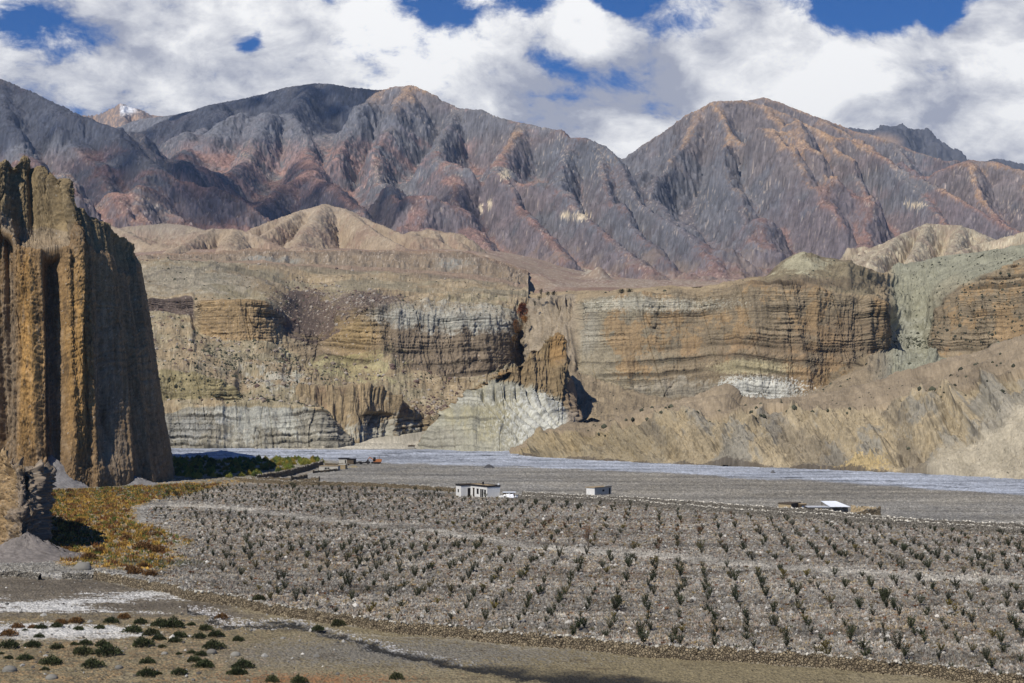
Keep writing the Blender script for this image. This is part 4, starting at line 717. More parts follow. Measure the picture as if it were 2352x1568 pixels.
fanm = poly_mask(PX, PY, [(600, 1031), (760, 1025), (800, 1021), (862, 1004), (930, 990), (990, 968), (1050, 930), (1070, 960), (1000, 985), (975, 1031)], 4); c = cmix(c, (.46, .42, .33), fanm)
# orchard field: stony ground with weeds in red brown and straw
field = ss(2, -2, PY - fy) * ss(-3, 3, PY - np.interp(PX, [300, 620, 1160, 1400, 1800, 2352, 2500], [1110, 1102, 1142, 1150, 1180, 1214, 1226])) * ss(330, 420, PX + 20 * g2 + (PY - 1200) * .2)
stony = g4 * .6 + g5 * .5
c = cmix(c, (.205, .19, .163), field * .85); c = cmix(c, (.11, .10, .088), field * ss(.1, 1.3, -stony) * .8); c = cmix(c, (.34, .325, .29), field * ss(.7, 1.6, stony) * .75)
patch = ss(.0, 1.2, N(T1, X, Y, 210) + .6 * g3 + bl(PX, PY, 1300, 1215, 500, 34) * 1.2 - .5)
weeds = ss(.65, 1.35, N(T3, X * .7, Y * 1.0, 17) + .5 * g3 + patch * .8); c = cmix(c, (.15, .085, .045), field * weeds * .6)
c = cmix(c, (.22, .17, .09), field * ss(.9, 1.6, N(T3, X * .7 + 40, Y, 19) + .4 * g2 + patch * .6) * .75)
path = line_mask(PX, PY, [(380, 1158), (520, 1166), (760, 1196), (1000, 1218), (1160, 1246), (1300, 1262), (1500, 1275), (1750, 1300), (2000, 1318), (2500, 1345)], 7 + 3 * ss(1160, 1300, PY), 3 * g2); c = cmix(c, (.32, .30, .26), path * .9)
c = c * (1 + .16 * N(T1, X * .22, Y, 110) * (1 - below) + .10 * N(T2, X * .25, Y, 45) * field)[..., None]
# marsh at the foot of the cliff
marsh = poly_mask(PX, PY, [(-60, 1128), (120, 1124), (420, 1108), (640, 1100), (500, 1112), (440, 1135), (350, 1150), (300, 1165), (310, 1200), (400, 1225), (440, 1245), (380, 1262), (420, 1280), (380, 1310), (250, 1305), (160, 1300), (90, 1270), (60, 1200)], 10, 5 * g2 + 4 * g3)
c = cmix(c, (.16, .12, .06), marsh); c = cmix(c, (.42, .25, .05), marsh * ss(-.6, .5, g2 + g3 * .6 + bl(PX, PY, 190, 1180, 160, 45)) * .9); c = cmix(c, (.05, .07, .02), marsh * np.maximum(ss(.3, 1, N(T2, X * .6, Y, 34)), ss(0, .5, bl(PX, PY, 350, 1127, 180, 11, .2 * g3))))
c = cmix(c, (.11, .05, .025), marsh * ss(.6, 1.1, N(T2, X * .6 + 20, Y, 26)) * .9); c = cmix(c, (.27, .24, .19), marsh * ss(.3, .8, N(T2, X + 70, Y, 34) + .6 * ss(250, 420, PX) * ss(1150, 1180, PY)) * .85)
c = cmix(c, (.02, .035, .012), ss(0, .5, bl(PX, PY, 470, 1078, 75, 6, .2 * g3)) * .9 + ss(0, .5, bl(PX, PY, 370, 1292, 90, 7, .3 * g3)) * .7)
orch = poly_mask(PX, PY, [(388, 1052), (730, 1053), (760, 1062), (640, 1090), (600, 1100), (390, 1104)], 3, 2 * g3)
c = cmix(c, (.30, .28, .22), orch * .8); c = cmix(c, (.16, .13, .07), orch * ss(.1, .8, N(T2, X, Y, 50) + bl(PX, PY, 500, 1098, 200, 7)) * .8)
# below the front wall: sand, salt crust, brook
c = cmix(c, (.205, .17, .10), below); c = cmix(c, (.245, .205, .13), below * ss(-.3, 1, g1) * .6)
c = cmix(c, (.165, .155, .135), below * ss(0, .7, bl(PX, PY, 900, 1500, 420, 28, .4 * g3)) * .8)
lf = below * ss(700, 450, PX + 60 * g2); up = lf * ss(1430, 1400, PY + 8 * g2)
c = cmix(c, (.15, .128, .098), up * .9); c = cmix(c, (.26, .17, .085), lf * ss(1400, 1440, PY) * ss(.3, 1.1, g3 + .6 * g2) * .7); c = cmix(c, (.105, .09, .075), lf * ss(.5, 1.3, -g3 + .5 * g4) * .5)
salt = ss(1.15, 1.75, N(T1, X * .3, Y * .8, 90) + .5 * N(T2, X * .25, Y, 44) + .3 * g4 + 1.1 * np.maximum(bl(PX, PY, 150, 1390, 300, 30), bl(PX, PY, 60, 1440, 170, 22)) - .35 * ss(1450, 1560, PY) * 6)
c = cmix(c, (.09, .075, .055), up * ss(.5, 1.2, -N(T1, X * .3, Y * .8, 90) + .4 * g3) * .6)
c = cmix(c, (.54, .53, .50), salt * below * ss(640, 500, PX) * ss(1490, 1450, PY) * .9)
bro = [(430, 1408), (520, 1425), (620, 1438), (760, 1456), (860, 1482), (1000, 1520), (1100, 1536), (1250, 1556), (1500, 1582), (1700, 1600)]
wob = 5 * N(T0, X, Y, 70) + 2 * g2
c = cmix(c, (.60, .59, .58), below * np.clip(line_mask(PX, PY, [(x, y - 5) for x, y in bro], 5, 4 * g3 + 3 * g4 + wob) + .8 * line_mask(PX, PY, [(x, y + 6) for x, y in bro], 2, 3 * g3 + wob), 0, 1) * ss(-.2, .3, g3 + .4) * ss(1200, 1000, PX) * .9)
c = cmix(c, (.026, .025, .022), below * line_mask(PX, PY, bro, 4.5 + 4 * ss(560, 700, PX) + 9 * ss(900, 1300, PX), 2 * g3 + wob) * 1.15)
c = cmix(c, (.32, .29, .23), below * (line_mask(PX, PY, [(700, 1448), (900, 1462), (1100, 1474), (1200, 1490), (1350, 1486), (1460, 1478)], 2.0, 2 * g3)) * .7)
c = cmix(c, (.07, .05, .03), below * ss(.9, 1.2, N(T2, X * .4, Y * .9, 30)) * ss(.1, .6, g2) * .5); c = cmix(c, (.24, .11, .045), ss(.2, .7, bl(PX, PY, 720, 1562, 200, 15, .45 * g3 + .35 * g4 - .25)) * .75)
c = cmix(c, (.245, .21, .155), ss(0, .5, line_mask(PX, PY, [(640, 1098), (700, 1085), (760, 1068)], 4)) * .6)
far_ = (PX < -170) | (PX > 2520); g3 = np.where(far_, 0, g3); g4 = np.where(far_, 0, g4); g5 = np.where(far_, 0, g5)
c = c * (1 + .10 * g3 + .09 * g4 + .06 * g5)[..., None]
# relief: cobble heaps and furrows, low steps at the river edge
Z = .05 * g2 + (field * .16 + (1 - field) * (1 - riv) * (1 - below) * .12) * (g4 * .6 + g5 * .55) + below * .03 * g4 + riv * (.10 * N(T2, X * .22, Y, 60)) - riv * .12
Z = Z - below * .25 * line_mask(PX, PY, bro, 9, wob) + field * .12 * np.sin(X * .2 + Y * 1.15 + 1.5 * g1) + marsh * .1 * g3
ch = fanm * np.interp(Y, [845, 880, 945, 1000, 1100, 1300], [0, 1.3, 4.4, 7.8, 9.5, 12]); Z = Z + ch
Z = np.where((PY < 1018) & (fanm < .1), -1.0 - 0 * Z, Z)
fade = (Y < 1100) & (Y > 140); Z = np.where(fade | ((fanm > .3) & (Y < 1400)), Z, np.where(Y > 1100, -2.5, 0))
def ground_mat():
    m = bpy.data.materials.new('stony_ground'); m.use_nodes = True; q = NT(m.node_tree); q.n.clear()
    atn = q.node('ShaderNodeAttribute', attribute_name='Col'); at = atn.outputs['Color']; g = q.node('ShaderNodeNewGeometry').outputs['Position']
    v = q.node('ShaderNodeTexVoronoi', ins={'Vector': g, 'Scale': 2.6}); v2 = q.node('ShaderNodeTexVoronoi', ins={'Vector': g, 'Scale': 1.0})
    n = q.noise(g, .9, 6, .7)
    sep = q.node('ShaderNodeSeparateColor', ins={0: v.outputs['Color']}); sep2 = q.node('ShaderNodeSeparateColor', ins={0: v2.outputs['Color']})
    f = q.math('ADD', q.ramp(sep.outputs[0], 0, 1, -.4, .45), q.math('ADD', q.ramp(n, .3, .7, -.35, .35), q.ramp(sep2.outputs[0], 0, 1, -.25, .3)))
    f = q.math('ADD', q.math('MULTIPLY', f, atn.outputs['Alpha']), 1.0)
    cc = q.vmath('MULTIPLY', at, q.node('ShaderNodeCombineXYZ', ins={0: f, 1: f, 2: f}).outputs[0])
    b = q.node('ShaderNodeBump', ins={'Height': q.math('ADD', v.outputs['Distance'], n), 'Strength': .8, 'Distance': .25})
    p = q.node('ShaderNodeBsdfPrincipled', ins={'Base Color': cc, 'Roughness': .92, 'Normal': b.outputs[0]}); p.inputs['Specular IOR Level'].default_value = .2
    o = q.node('ShaderNodeOutputMaterial'); q.l.new(p.outputs[0], o.inputs[0]); return m
MAT_GROUND = ground_mat()
link('ground', raw_mesh('ground', np.stack([X, Y, Z], -1), grid_faces(*X.shape, True), MAT_GROUND, c, True, np.clip(1 - .72 * below * ss(450, 700, PX) - .45 * below - .5 * riv - .35 * marsh, .12, 1)), 'structure', 'stony valley floor with the gravel river bed, orchard field, marsh and salt flats')
GROUND_FIELD = (PX, PY, field, marsh)
# ================================================================ THINGS
def simple_mat(name, colr, rough=.85, nscale=None, namt=.15, bump=0, spec=.25, metal=0):
    m = bpy.data.materials.new(name); m.use_nodes = True; q = NT(m.node_tree); q.n.clear(); g = q.node('ShaderNodeNewGeometry').outputs['Position']
    p = q.node('ShaderNodeBsdfPrincipled', ins={'Roughness': rough, 'Metallic': metal}); p.inputs['Specular IOR Level'].default_value = spec
    n = q.noise(g, nscale or 2.0, 5, .65); f = q.ramp(n, .3, .7, 1 - namt, 1 + namt)
    rnd_ = q.node('ShaderNodeObjectInfo').outputs['Random']; f = q.math('MULTIPLY', f, q.ramp(rnd_, 0, 1, .85, 1.15))
    cc = q.vmath('MULTIPLY', tuple(colr), q.node('ShaderNodeCombineXYZ', ins={0: f, 1: f, 2: f}).outputs[0]); q.put(p.inputs['Base Color'], cc)
    if bump: q.put(p.inputs['Normal'], q.node('ShaderNodeBump', ins={'Height': n, 'Strength': bump, 'Distance': .08}).outputs[0])
    o = q.node('ShaderNodeOutputMaterial'); q.l.new(p.outputs[0], o.inputs[0]); return m
def attr_mat(name, rough=.85, spec=.2):
    m = bpy.data.materials.new(name); m.use_nodes = True; q = NT(m.node_tree); q.n.clear()
    at = q.node('ShaderNodeAttribute', attribute_name='Col').outputs['Color']; f = q.ramp(q.node('ShaderNodeObjectInfo').outputs['Random'], 0, 1, .8, 1.25)
    cc = q.vmath('MULTIPLY', at, q.node('ShaderNodeCombineXYZ', ins={0: f, 1: f, 2: f}).outputs[0])
    p = q.node('ShaderNodeBsdfPrincipled', ins={'Base Color': cc, 'Roughness': rough}); p.inputs['Specular IOR Level'].default_value = spec
    o = q.node('ShaderNodeOutputMaterial'); q.l.new(p.outputs[0], o.inputs[0]); return m
def empty(name, loc, rz=0, sc_=1): o = bpy.data.objects.new(name, None); C.objects.link(o); o.location = loc; o.rotation_euler = (0, 0, rz); o.scale = (sc_,) * 3; return o
class TriMesh:
    def __init__(s): s.V = []; s.F = []; s.K = []
    def add(s, V, Fa, col):
        k = sum(len(v) for v in s.V); s.V.append(np.asarray(V, float)); s.F.append(np.asarray(Fa) + k); s.K.append(np.tile(np.asarray(col, float), (len(V), 1)))
    def tube(s, pts, r0, r1, col, n=5):
        pts = [Vector(p) for p in pts]; V = []; m = len(pts)
        for i, p in enumerate(pts):
            d = (pts[min(i + 1, m - 1)] - pts[max(i - 1, 0)]).normalized(); u = d.cross(Vector((.3, .9, .1))).normalized(); v = d.cross(u); r = r0 + (r1 - r0) * i / (m - 1)
            V += [tuple(p + u * math.cos(2 * math.pi * k / n) * r + v * math.sin(2 * math.pi * k / n) * r) for k in range(n)]
        Fa = []
        for i in range(m - 1):
            for k in range(n):
                a, b, c, d = i * n + k, i * n + (k + 1) % n, (i + 1) * n + (k + 1) % n, (i + 1) * n + k; Fa += [(a, b, c), (a, c, d)]
        s.add(V, Fa, col)
    def leaves(s, P, D, size, wid, cols):
        """small flat leaves at P pointing along D"""
        P = np.asarray(P, float); n = len(P); D = np.asarray(D, float); D /= np.linalg.norm(D, axis=1, keepdims=True) + 1e-9
        sd_ = np.cross(D, rs.randn(n, 3)); sd_ /= np.linalg.norm(sd_, axis=1, keepdims=True) + 1e-9
        L = np.asarray(size)[..., None] if np.ndim(size) else size; wd = wid
        V = np.stack([P, P + D * L * .5 + sd_ * wd, P + D * L, P + D * L * .5 - sd_ * wd], 1).reshape(-1, 3); i = np.arange(n)[:, None] * 4
        Fa = np.concatenate([i + [0, 1, 2], i + [0, 2, 3]], 0); k = sum(len(v) for v in s.V); s.V.append(V); s.F.append(Fa + k); s.K.append(np.repeat(np.asarray(cols, float), 4, 0))
    def arrays(s): return np.concatenate(s.V), np.concatenate(s.F), np.concatenate(s.K)
    def mesh(s, name, mat, smooth=False): V, Fa, K = s.arrays(); return raw_mesh(name, V, Fa, mat, K, smooth)
def replicate(A, pos, scl, rot, tint=None):
    V, Fa, K = A; n = len(pos); c, s_ = np.cos(rot)[:, None], np.sin(rot)[:, None]; scl = np.asarray(scl, float); scl = scl if scl.ndim == 2 else np.stack([scl] * 3, 1)
    x = V[None, :, 0] * scl[:, :1]; y = V[None, :, 1] * scl[:, 1:2]; z = V[None, :, 2] * scl[:, 2:3]
    O = np.stack([x * c - y * s_ + pos[:, :1], x * s_ + y * c + pos[:, 1:2], z + pos[:, 2:3]], -1).reshape(-1, 3)
    Fo = (Fa[None] + (np.arange(n) * len(V))[:, None, None]).reshape(-1, Fa.shape[1]); Ko = np.tile(K[None], (n, 1, 1)) * (tint[:, None, :] if tint is not None else 1)
    return O, Fo, Ko.reshape(-1, 3)
def merge(parts):
    V = []; Fa = []; K = []; k = 0
    for v, f, c_ in parts: V.append(v); Fa.append(f + k); K.append(c_); k += len(v)
    return np.concatenate(V), np.concatenate(Fa), np.concatenate(K)
def lump(seed, sub=1, sq=(1, 1, .7)):
    import bmesh
    bm = bmesh.new(); bmesh.ops.create_icosphere(bm, subdivisions=sub, radius=1); r = np.random.RandomState(seed)
    V = np.array([v.co[:] for v in bm.verts]) ; Fa = np.array([[v.index for v in f.verts] for f in bm.faces]); bm.free()
    V = V * (1 + .28 * r.randn(len(V), 1).clip(-1, 1)) * np.array(sq); return V, Fa, np.ones((len(V), 3))
MAT_LEAF = attr_mat('foliage'); MAT_BARK = simple_mat('bark', (.11, .085, .06), nscale=6); MAT_STONE = attr_mat('field_stone', .9)
# ---- saplings
def sapling_proto(seed, h, spread, colr, nsh=12):
    r = np.random.RandomState(seed); tr = TriMesh(); cr = TriMesh(); th = h * r.uniform(.14, .26); tr.tube([(0, 0, -.15), (.02, .0, th * .5), (0, .03, th)], .05, .04, (1, 1, 1), 5)
    P = []; D = []; K = []
    for k in range(nsh):
        a = 2 * math.pi * (k + r.rand()) / nsh; sp = spread * r.uniform(.35, 1.5); L = (h - th) * r.uniform(.6, 1.0); base = np.array([0, 0, th * r.uniform(.6, 1.0)])
        tip = base + np.array([math.cos(a) * sp, math.sin(a) * sp, L]); mid = base + np.array([math.cos(a) * sp * .62, math.sin(a) * sp * .62, L * .45])
        tr.tube([base, mid, tip], .020, .008, (1, 1, 1), 3); m = 15
        for q in np.linspace(.12, 1.0, m):
            p = (1 - q) ** 2 * base + 2 * q * (1 - q) * mid + q * q * tip
            for _ in range(2):
                P.append(p + r.randn(3) * .05); D.append(np.array([math.cos(a), math.sin(a), 1.3]) + r.randn(3) * .8); K.append(np.array(colr) * r.uniform(.6, 1.5))
    cr.leaves(P, D, r.uniform(.14, .28, len(P)), .05, K); return tr, cr
SAP = []
for k in range(9):
    colr = [(.030, .040, .016), (.026, .036, .015), (.038, .046, .018), (.030, .038, .015), (.075, .065, .022), (.025, .034, .014), (.036, .043, .017), (.15, .07, .025), (.14, .11, .03)][k]
    h = [2.1, 1.8, 2.5, 1.5, 1.8, 2.3, 1.7, 1.6, 1.3][k]; SAP.append(sapling_proto(100 + k, h, [.62, .5, .6, .55, .6, .75, .4, .5, .5][k], colr, [13, 11, 14, 9, 10, 15, 8, 9, 8][k]))
SAPM = [(a.mesh('trunk', MAT_BARK), b.mesh('crown', MAT_LEAF)) for a, b in SAP]
# planting grid following the walls
spots = []; ang = R(-7); ux, uy = math.cos(ang), math.sin(ang)
for i in range(-100, 86):
    for j in range(24, 104):
        x = i * 4.2 + (j * .6) % 4.2 + rnd.gauss(0, .32); y = j * 5.7 + rnd.gauss(0, .3); X_, Y_ = x * ux - y * uy * 0 , y + x * uy * 1.0
        if Y_ < 120: continue
        px = 1176 + X_ / Y_ * F; py = 900 + H * F / Y_
        if px < 290 or px > 2440 or py > 1600: continue
        lo = np.interp(px, [p[0] for p in MWALL], [p[1] for p in MWALL]) - 14
        hi = np.interp(px, [300, 430, 620, 1040, 1160, 1200, 1400, 1800, 2352, 2500], [1165, 1116, 1113, 1128, 1150, 1152, 1158, 1190, 1228, 1240])
        le = np.interp(py, [1110, 1165, 1200, 1240, 1300, 1380, 1600], [430, 320, 400, 450, 470, 620, 900])
        if py > lo or py < hi or px < le: continue
        pt = np.interp(px, [380, 520, 760, 1000, 1160, 1300, 1500, 1750, 2000, 2500], [1158, 1166, 1196, 1218, 1246, 1262, 1275, 1300, 1318, 1345])
        if abs(py - pt) < 9: continue
        miss = .10 + (.35 if (px < 800 and py > 1290) else 0) + (.25 if (1180 < px < 1700 and 1175 < py < 1240) else 0)
        if rnd.random() < miss: continue
        k = rnd.choice([0, 1, 2, 3, 5, 6, 0, 1, 2, 5, 4, 3, 8])
        if 1150 < px < 1750 and 1180 < py < 1265 and rnd.random() < .5: k = rnd.choice([7, 8, 4])
        s = .74 * rnd.choice([.55, .7, .85, .95, 1.0, 1.1, 1.3]) * (1.0 if py > 1250 else .82)
        if px > 1700 and pt + 5 < py < pt + 90: s *= 1.08
        spots.append((px, py, X_, Y_, k, s, rnd.uniform(0, 6.28), pt))
        if rnd.random() < .10: spots.append((px, py, X_ + rnd.uniform(-1, 1), Y_ + rnd.uniform(.8, 2), k, s * .9, rnd.uniform(0, 6.28), pt))
spots.sort(key=lambda q: q[3] / q[5])
SZ = {0: 'small', 1: 'medium', 2: 'tall'}; CN = {4: 'olive', 7: 'rust brown', 8: 'straw yellow'}
for px, py, X_, Y_, k, s, rz, pt in spots[:300]:
    e = empty('sapling', (X_, Y_, -.02), rz, s); h = s * [2.1, 1.8, 2.5, 1.5, 1.8, 2.3, 1.7, 1.6, 1.3][k]; sz = 'small' if h < 1.4 else 'tall' if h > 2.1 else 'mid sized'
    where = 'left end' if px < 800 else 'middle' if px < 1500 else 'right end'
    row = 'close above the long stone wall' if py > np.interp(px, [p[0] for p in MWALL], [p[1] for p in MWALL]) - 75 else 'nearer the track' if py < pt + 75 else 'between wall and track'
    tag(e, None, '%s %s sapling %s, %s of orchard' % (sz, CN.get(k, 'dark green'), row, where), 'sapling', 'saplings planted in the stony orchard')
    link('trunk', SAPM[k][0], parent=e); link('crown', SAPM[k][1], parent=e)
rest = spots[300:]; parts = []
for k in range(9):
    q = [a for a in rest if a[4] == k]
    if not q: continue
    V, Fa, K = SAP[k][0].arrays(); A1 = (V, Fa, K * np.array((.09, .07, .05))); both = merge([A1, SAP[k][1].arrays()])
    parts.append(replicate(both, np.array([(a[2], a[3], -.02) for a in q]), [a[5] for a in q], np.array([a[6] for a in q]), rs.uniform(.8, 1.25, (len(q), 1)) * np.ones((1, 3))))
V, Fa, K = merge(parts); link('saplings', raw_mesh('saplings', V, Fa, MAT_LEAF, K, False), 'stuff', 'rows of farther saplings across the stony orchard')
print('SAPLINGS', len(spots))
# ---- shrubs
def shrub_proto(seed, colr, n=900, hgt=.80, up=.9, lsz=.20):
    r = np.random.RandomState(seed); cr = TriMesh(); tr = TriMesh(); P = []; D = []; K = []
    for k in range(14):
        a = r.rand() * 6.28; d = np.array([math.cos(a) * r.uniform(.3, .8), math.sin(a) * r.uniform(.3, .8), r.uniform(.3, .9) * hgt]); tr.tube([(0, 0, -.1), d * .5 + (0, 0, .05), d], .035, .012, (1, 1, 1), 3)
    a = r.rand(n) * 6.28; rad = np.sqrt(r.rand(n)); lob = 1 + .22 * np.sin(a * 3 + seed) + .12 * np.sin(a * 7 + seed * 2); x = np.cos(a) * rad * lob; y = np.sin(a) * rad * lob
    z = hgt * np.sqrt(np.clip(1 - rad ** 2, 0, 1)) * r.uniform(.25, 1.05, n) * (1 + .25 * np.sin(x * 5 + seed) * np.cos(y * 4)); P = np.stack([x, y, z], 1)
    D = np.stack([x * .8, y * .8, up + 0 * x], 1) + r.randn(n, 3) * .35; cr.leaves(P, D, r.uniform(.7, 1.6, n) * lsz, lsz * .28, np.array(colr)[None] * r.uniform(.5, 1.6, (n, 1))); return tr, cr
SH = [shrub_proto(s, c_) for s, c_ in ((1, (.045, .055, .022)), (2, (.05, .058, .024)), (3, (.062, .066, .028)), (4, (.15, .08, .03)), (5, (.042, .052, .022)))]
SHM = [(a.mesh('stems', MAT_BARK), b.mesh('foliage', MAT_LEAF)) for a, b in SH]
def shrub(px, py, wpx, k, label, group='dark shrubs on the sand flat', hs=1.0):
    Y_ = gY(py); X_ = (px - 1176) / F * Y_; s = wpx / 2 / F * Y_
    e = empty('shrub', (X_, Y_, -.03), rnd.uniform(0, 6.28), s); e.scale = (s, s, s * hs); tag(e, None, label, 'shrub', group); link('stems', SHM[k][0], parent=e); link('foliage', SHM[k][1], parent=e)
BU = [(60, 1350, 130), (205, 1345, 110), (350, 1222, 80), (255, 1232, 85), (350, 1358, 95), (490, 1240, 70), (620, 1232, 70), (155, 1425, 100), (320, 1455, 140), (515, 1392, 140), (665, 1395, 170), (575, 1470, 140), (530, 1330, 90), (640, 1340, 100), (830, 1255, 120), (885, 1340, 140), (940, 1275, 120), (1075, 1225, 160), (1000, 1215, 120), (985, 1300, 90), (1005, 1350, 60), (1085, 1315, 90), (1110, 1285, 100), (1240, 1290, 90), (1275, 1240, 95), (1340, 1280, 105), (1325, 1355, 140), (1250, 1398, 80), (1205, 1436, 95), (1270, 1472, 130), (1470, 1305, 65), (920, 1448, 105), (915, 1525, 130), (1115, 1515, 105), (1465, 1515, 110), (1510, 1475, 140), (55, 1418, 60), (245, 1285, 70), (460, 1335, 60), (1110, 1392, 45), (1190, 1385, 60), (10, 1390, 40), (690, 1195, 100), (1190, 1212, 60), (870, 1200, 90), (280, 1490, 60), (155, 1245, 40), (985, 1515, 50)]
where = lambda x: 'at the left edge' if x < 60 else 'left of the shrub cluster' if x < 290 else 'within the big shrub cluster' if x < 500 else 'on bare sand right of the cluster'
for cx, cy, cw in BU:
    px, py = cx * .3697, 988.3 + cy * .3697; shrub(px, py, cw * .3697 * .84, rnd.choice([0, 1, 4, 0, 2]), '%s dark green shrub %s, %s' % ('broad' if cw > 115 else 'small' if cw < 75 else 'rounded', where(px), 'near the bottom edge' if py > 1530 else 'mid sand' if py > 1470 else 'beside the salt crust'))
for cx, cy, cw in ((20, 1308, 60), (30, 1515, 80), (235, 1560, 75), (400, 1572, 90), (1005, 1545, 80), (640, 1215, 80), (520, 1245, 70), (150, 1060, 75)):
    px, py = 539 + cx * .3697, 988.3 + cy * .3697; shrub(px, py, cw * .3697, rnd.choice([0, 1, 2]), 'lone dark shrub %s' % {20: 'on bare sand left of the brook', 30: 'at the bottom edge on reddish ground', 235: 'on the bottom edge left of the brook', 400: 'on rusty ground at the bottom edge', 1005: 'on open sand just below the brook', 640: 'against the foot of the long stone wall', 520: 'on the pale bank by the brook', 150: 'in the orchard above the stone wall'}[cx], 'lone shrubs round the brook', 1.2)
for px, py, wd in ((75, 1443, 20), (40, 1442, 26), (140, 1433, 26), (175, 1430, 30), (20, 1460, 34), (285, 1420, 26), (310, 1318, 36), (345, 1322, 30), (300, 1310, 26), (330, 1303, 24), (185, 1200, 24), (290, 1240, 26), (330, 1262, 40), (360, 1268, 34), (155, 1265, 24), (118, 1142, 26), (160, 1142, 20), (360, 1230, 22), (230, 1270, 30), (205, 1285, 34), (510, 1420, 26), (160, 1130, 18)):
    shrub(px, py, wd, 3, 'rust brown shrub %s' % ('on salty ground near the dark shrubs' if py > 1400 else 'in the yellow marsh below the cliff' if py < 1290 else 'at the marsh edge beside the stone wall end'), 'rust brown shrubs round the marsh', 1.0)
# ---- reeds and dry grass of the marsh, weeds of the orchard, cobbles: uncountable
def scatter(n, test, py0=1110, py1=1598, px0=-60, px1=2420, seed=5):
    r = np.random.RandomState(seed); out = []
    while len(out) < n:
        py = 900 + H * F / r.uniform(gY(py1), gY(py0), 20000); px = r.uniform(px0, px1, 20000); Y_ = gY(py); wq = Y_ / gY(py0); keepr = r.rand(20000) < wq
        m = test(px, py, Y_, (px - 1176) / F * Y_, r) & keepr; out += list(zip(((px - 1176) / F * Y_)[m], Y_[m], px[m], py[m]))
    return np.array(out[:n])
MARSH = [(-60, 1132), (120, 1128), (420, 1112), (520, 1108), (440, 1135), (350, 1150), (300, 1165), (310, 1200), (400, 1225), (440, 1245), (380, 1262), (420, 1280), (380, 1305), (250, 1303), (160, 1295), (90, 1270), (60, 1200)]
def in_marsh(px, py, Y_, X_, r): return (N(T2, X_ + 70, Y_, 34) + .6 * ss(250, 420, px) * ss(1150, 1180, py) < .6) & (poly_mask(px, py, MARSH, 8) > .5) & (r.rand(len(px)) < .25 + .75 * ss(-.6, .5, N(T2, X_, Y_, 60) + .5 * N(T3, X_, Y_, 26)))
def tuft(seed, n=14, h=.9):
    r = np.random.RandomState(seed); tm = TriMesh(); a = r.rand(n) * 6.28; P = np.stack([np.cos(a) * .25 * r.rand(n), np.sin(a) * .25 * r.rand(n), 0 * a], 1); D = np.stack([np.cos(a) * .35, np.sin(a) * .35, 1 + 0 * a], 1); tm.leaves(P, D, h * r.uniform(.5, 1, n), .05, r.uniform(.7, 1.3, (n, 1)) * np.ones((1, 3))); return tm.arrays()
q = scatter(4600, in_marsh, 1112, 1310, 60, 560, 8); g = N(T2, q[:, 0], q[:, 1], 40) + .4 * rs.randn(len(q)); pal = np.array([(.44, .26, .05), (.46, .30, .07), (.34, .20, .05), (.10, .13, .03), (.17, .075, .03)])
kk = np.where(g > .7, 3, np.where(g < -.6, 4, rs.randint(0, 3, len(q)))); V, Fa, K = replicate(tuft(1), np.column_stack([q[:, 0], q[:, 1], 0 * q[:, 0] - .05]), rs.uniform(.5, 1.5, len(q)), rs.rand(len(q)) * 6.28, pal[kk] * rs.uniform(.7, 1.25, (len(q), 1)))
link('marsh_grass', raw_mesh('marsh_grass', V, Fa, MAT_LEAF, K, False), 'stuff', 'golden and green marsh grass at the foot of the cliff')
def in_field(px, py, Y_, X_, r):
    lo = np.interp(px, [p[0] for p in MWALL], [p[1] for p in MWALL]) - 3; hi = np.interp(px, [300, 620, 1160, 1400, 1800, 2352, 2500], [1120, 1110, 1150, 1158, 1188, 1224, 1236])
    pt = np.interp(px, [380, 520, 760, 1000, 1160, 1300, 1500, 1750, 2000, 2500], [1158, 1166, 1196, 1218, 1246, 1262, 1275, 1300, 1318, 1345]); return (py < lo) & (py > hi) & (px > 330) & (np.abs(py - pt) > 5.5)
def in_weed(px, py, Y_, X_, r): return in_field(px, py, Y_, X_, r) & (r.rand(len(px)) < ss(.1, 1.2, N(T3, X_ * .7, Y_, 17) + .7 * bl(px, py, 1320, 1215, 450, 36)))
q = scatter(3600, in_weed, 1115, 1600, 330, 2420, 9); pal = np.array([(.15, .065, .03), (.20, .13, .05), (.10, .06, .03), (.24, .18, .08), (.06, .06, .03)]); kk = rs.choice(5, len(q), p=[.2, .22, .22, .16, .2])
V, Fa, K = replicate(tuft(2, 12, .42), np.column_stack([q[:, 0], q[:, 1], 0 * q[:, 0]]), np.column_stack([rs.uniform(.8, 2.0, len(q)), rs.uniform(.8, 2., len(q)), rs.uniform(.4, 1.1, len(q))]), rs.rand(len(q)) * 6.28, pal[kk] * rs.uniform(.7, 1.3, (len(q), 1)))
link('field_weeds', raw_mesh('field_weeds', V, Fa, MAT_LEAF, K, False), 'stuff', 'low rusty and straw coloured weeds between the saplings')
def in_stone(px, py, Y_, X_, r): return in_field(px, py, Y_, X_, r) | ((r.rand(len(px)) < .12) & (py > 1300) & (px < 800))
q = scatter(26000, in_stone, 1130, 1600, -60, 2420, 10); pal = np.array([(.25, .24, .215), (.16, .152, .136), (.075, .07, .062), (.40, .38, .34), (.20, .16, .125)]); kk = rs.choice(5, len(q), p=[.22, .28, .30, .09, .11])
L0 = lump(3, 1); V, Fa, K = replicate(L0, np.column_stack([q[:, 0], q[:, 1], .02 + 0 * q[:, 0]]), rs.lognormal(-1.75, .45, (len(q), 1)).clip(.08, .55) * rs.uniform(.7, 1.3, (len(q), 3)), rs.rand(len(q)) * 6.28, pal[kk] * rs.uniform(.8, 1.2, (len(q), 1)))
link('cobbles', raw_mesh('cobbles', V, Fa, MAT_STONE, K, False), 'stuff', 'loose grey cobbles strewn over the orchard ground')
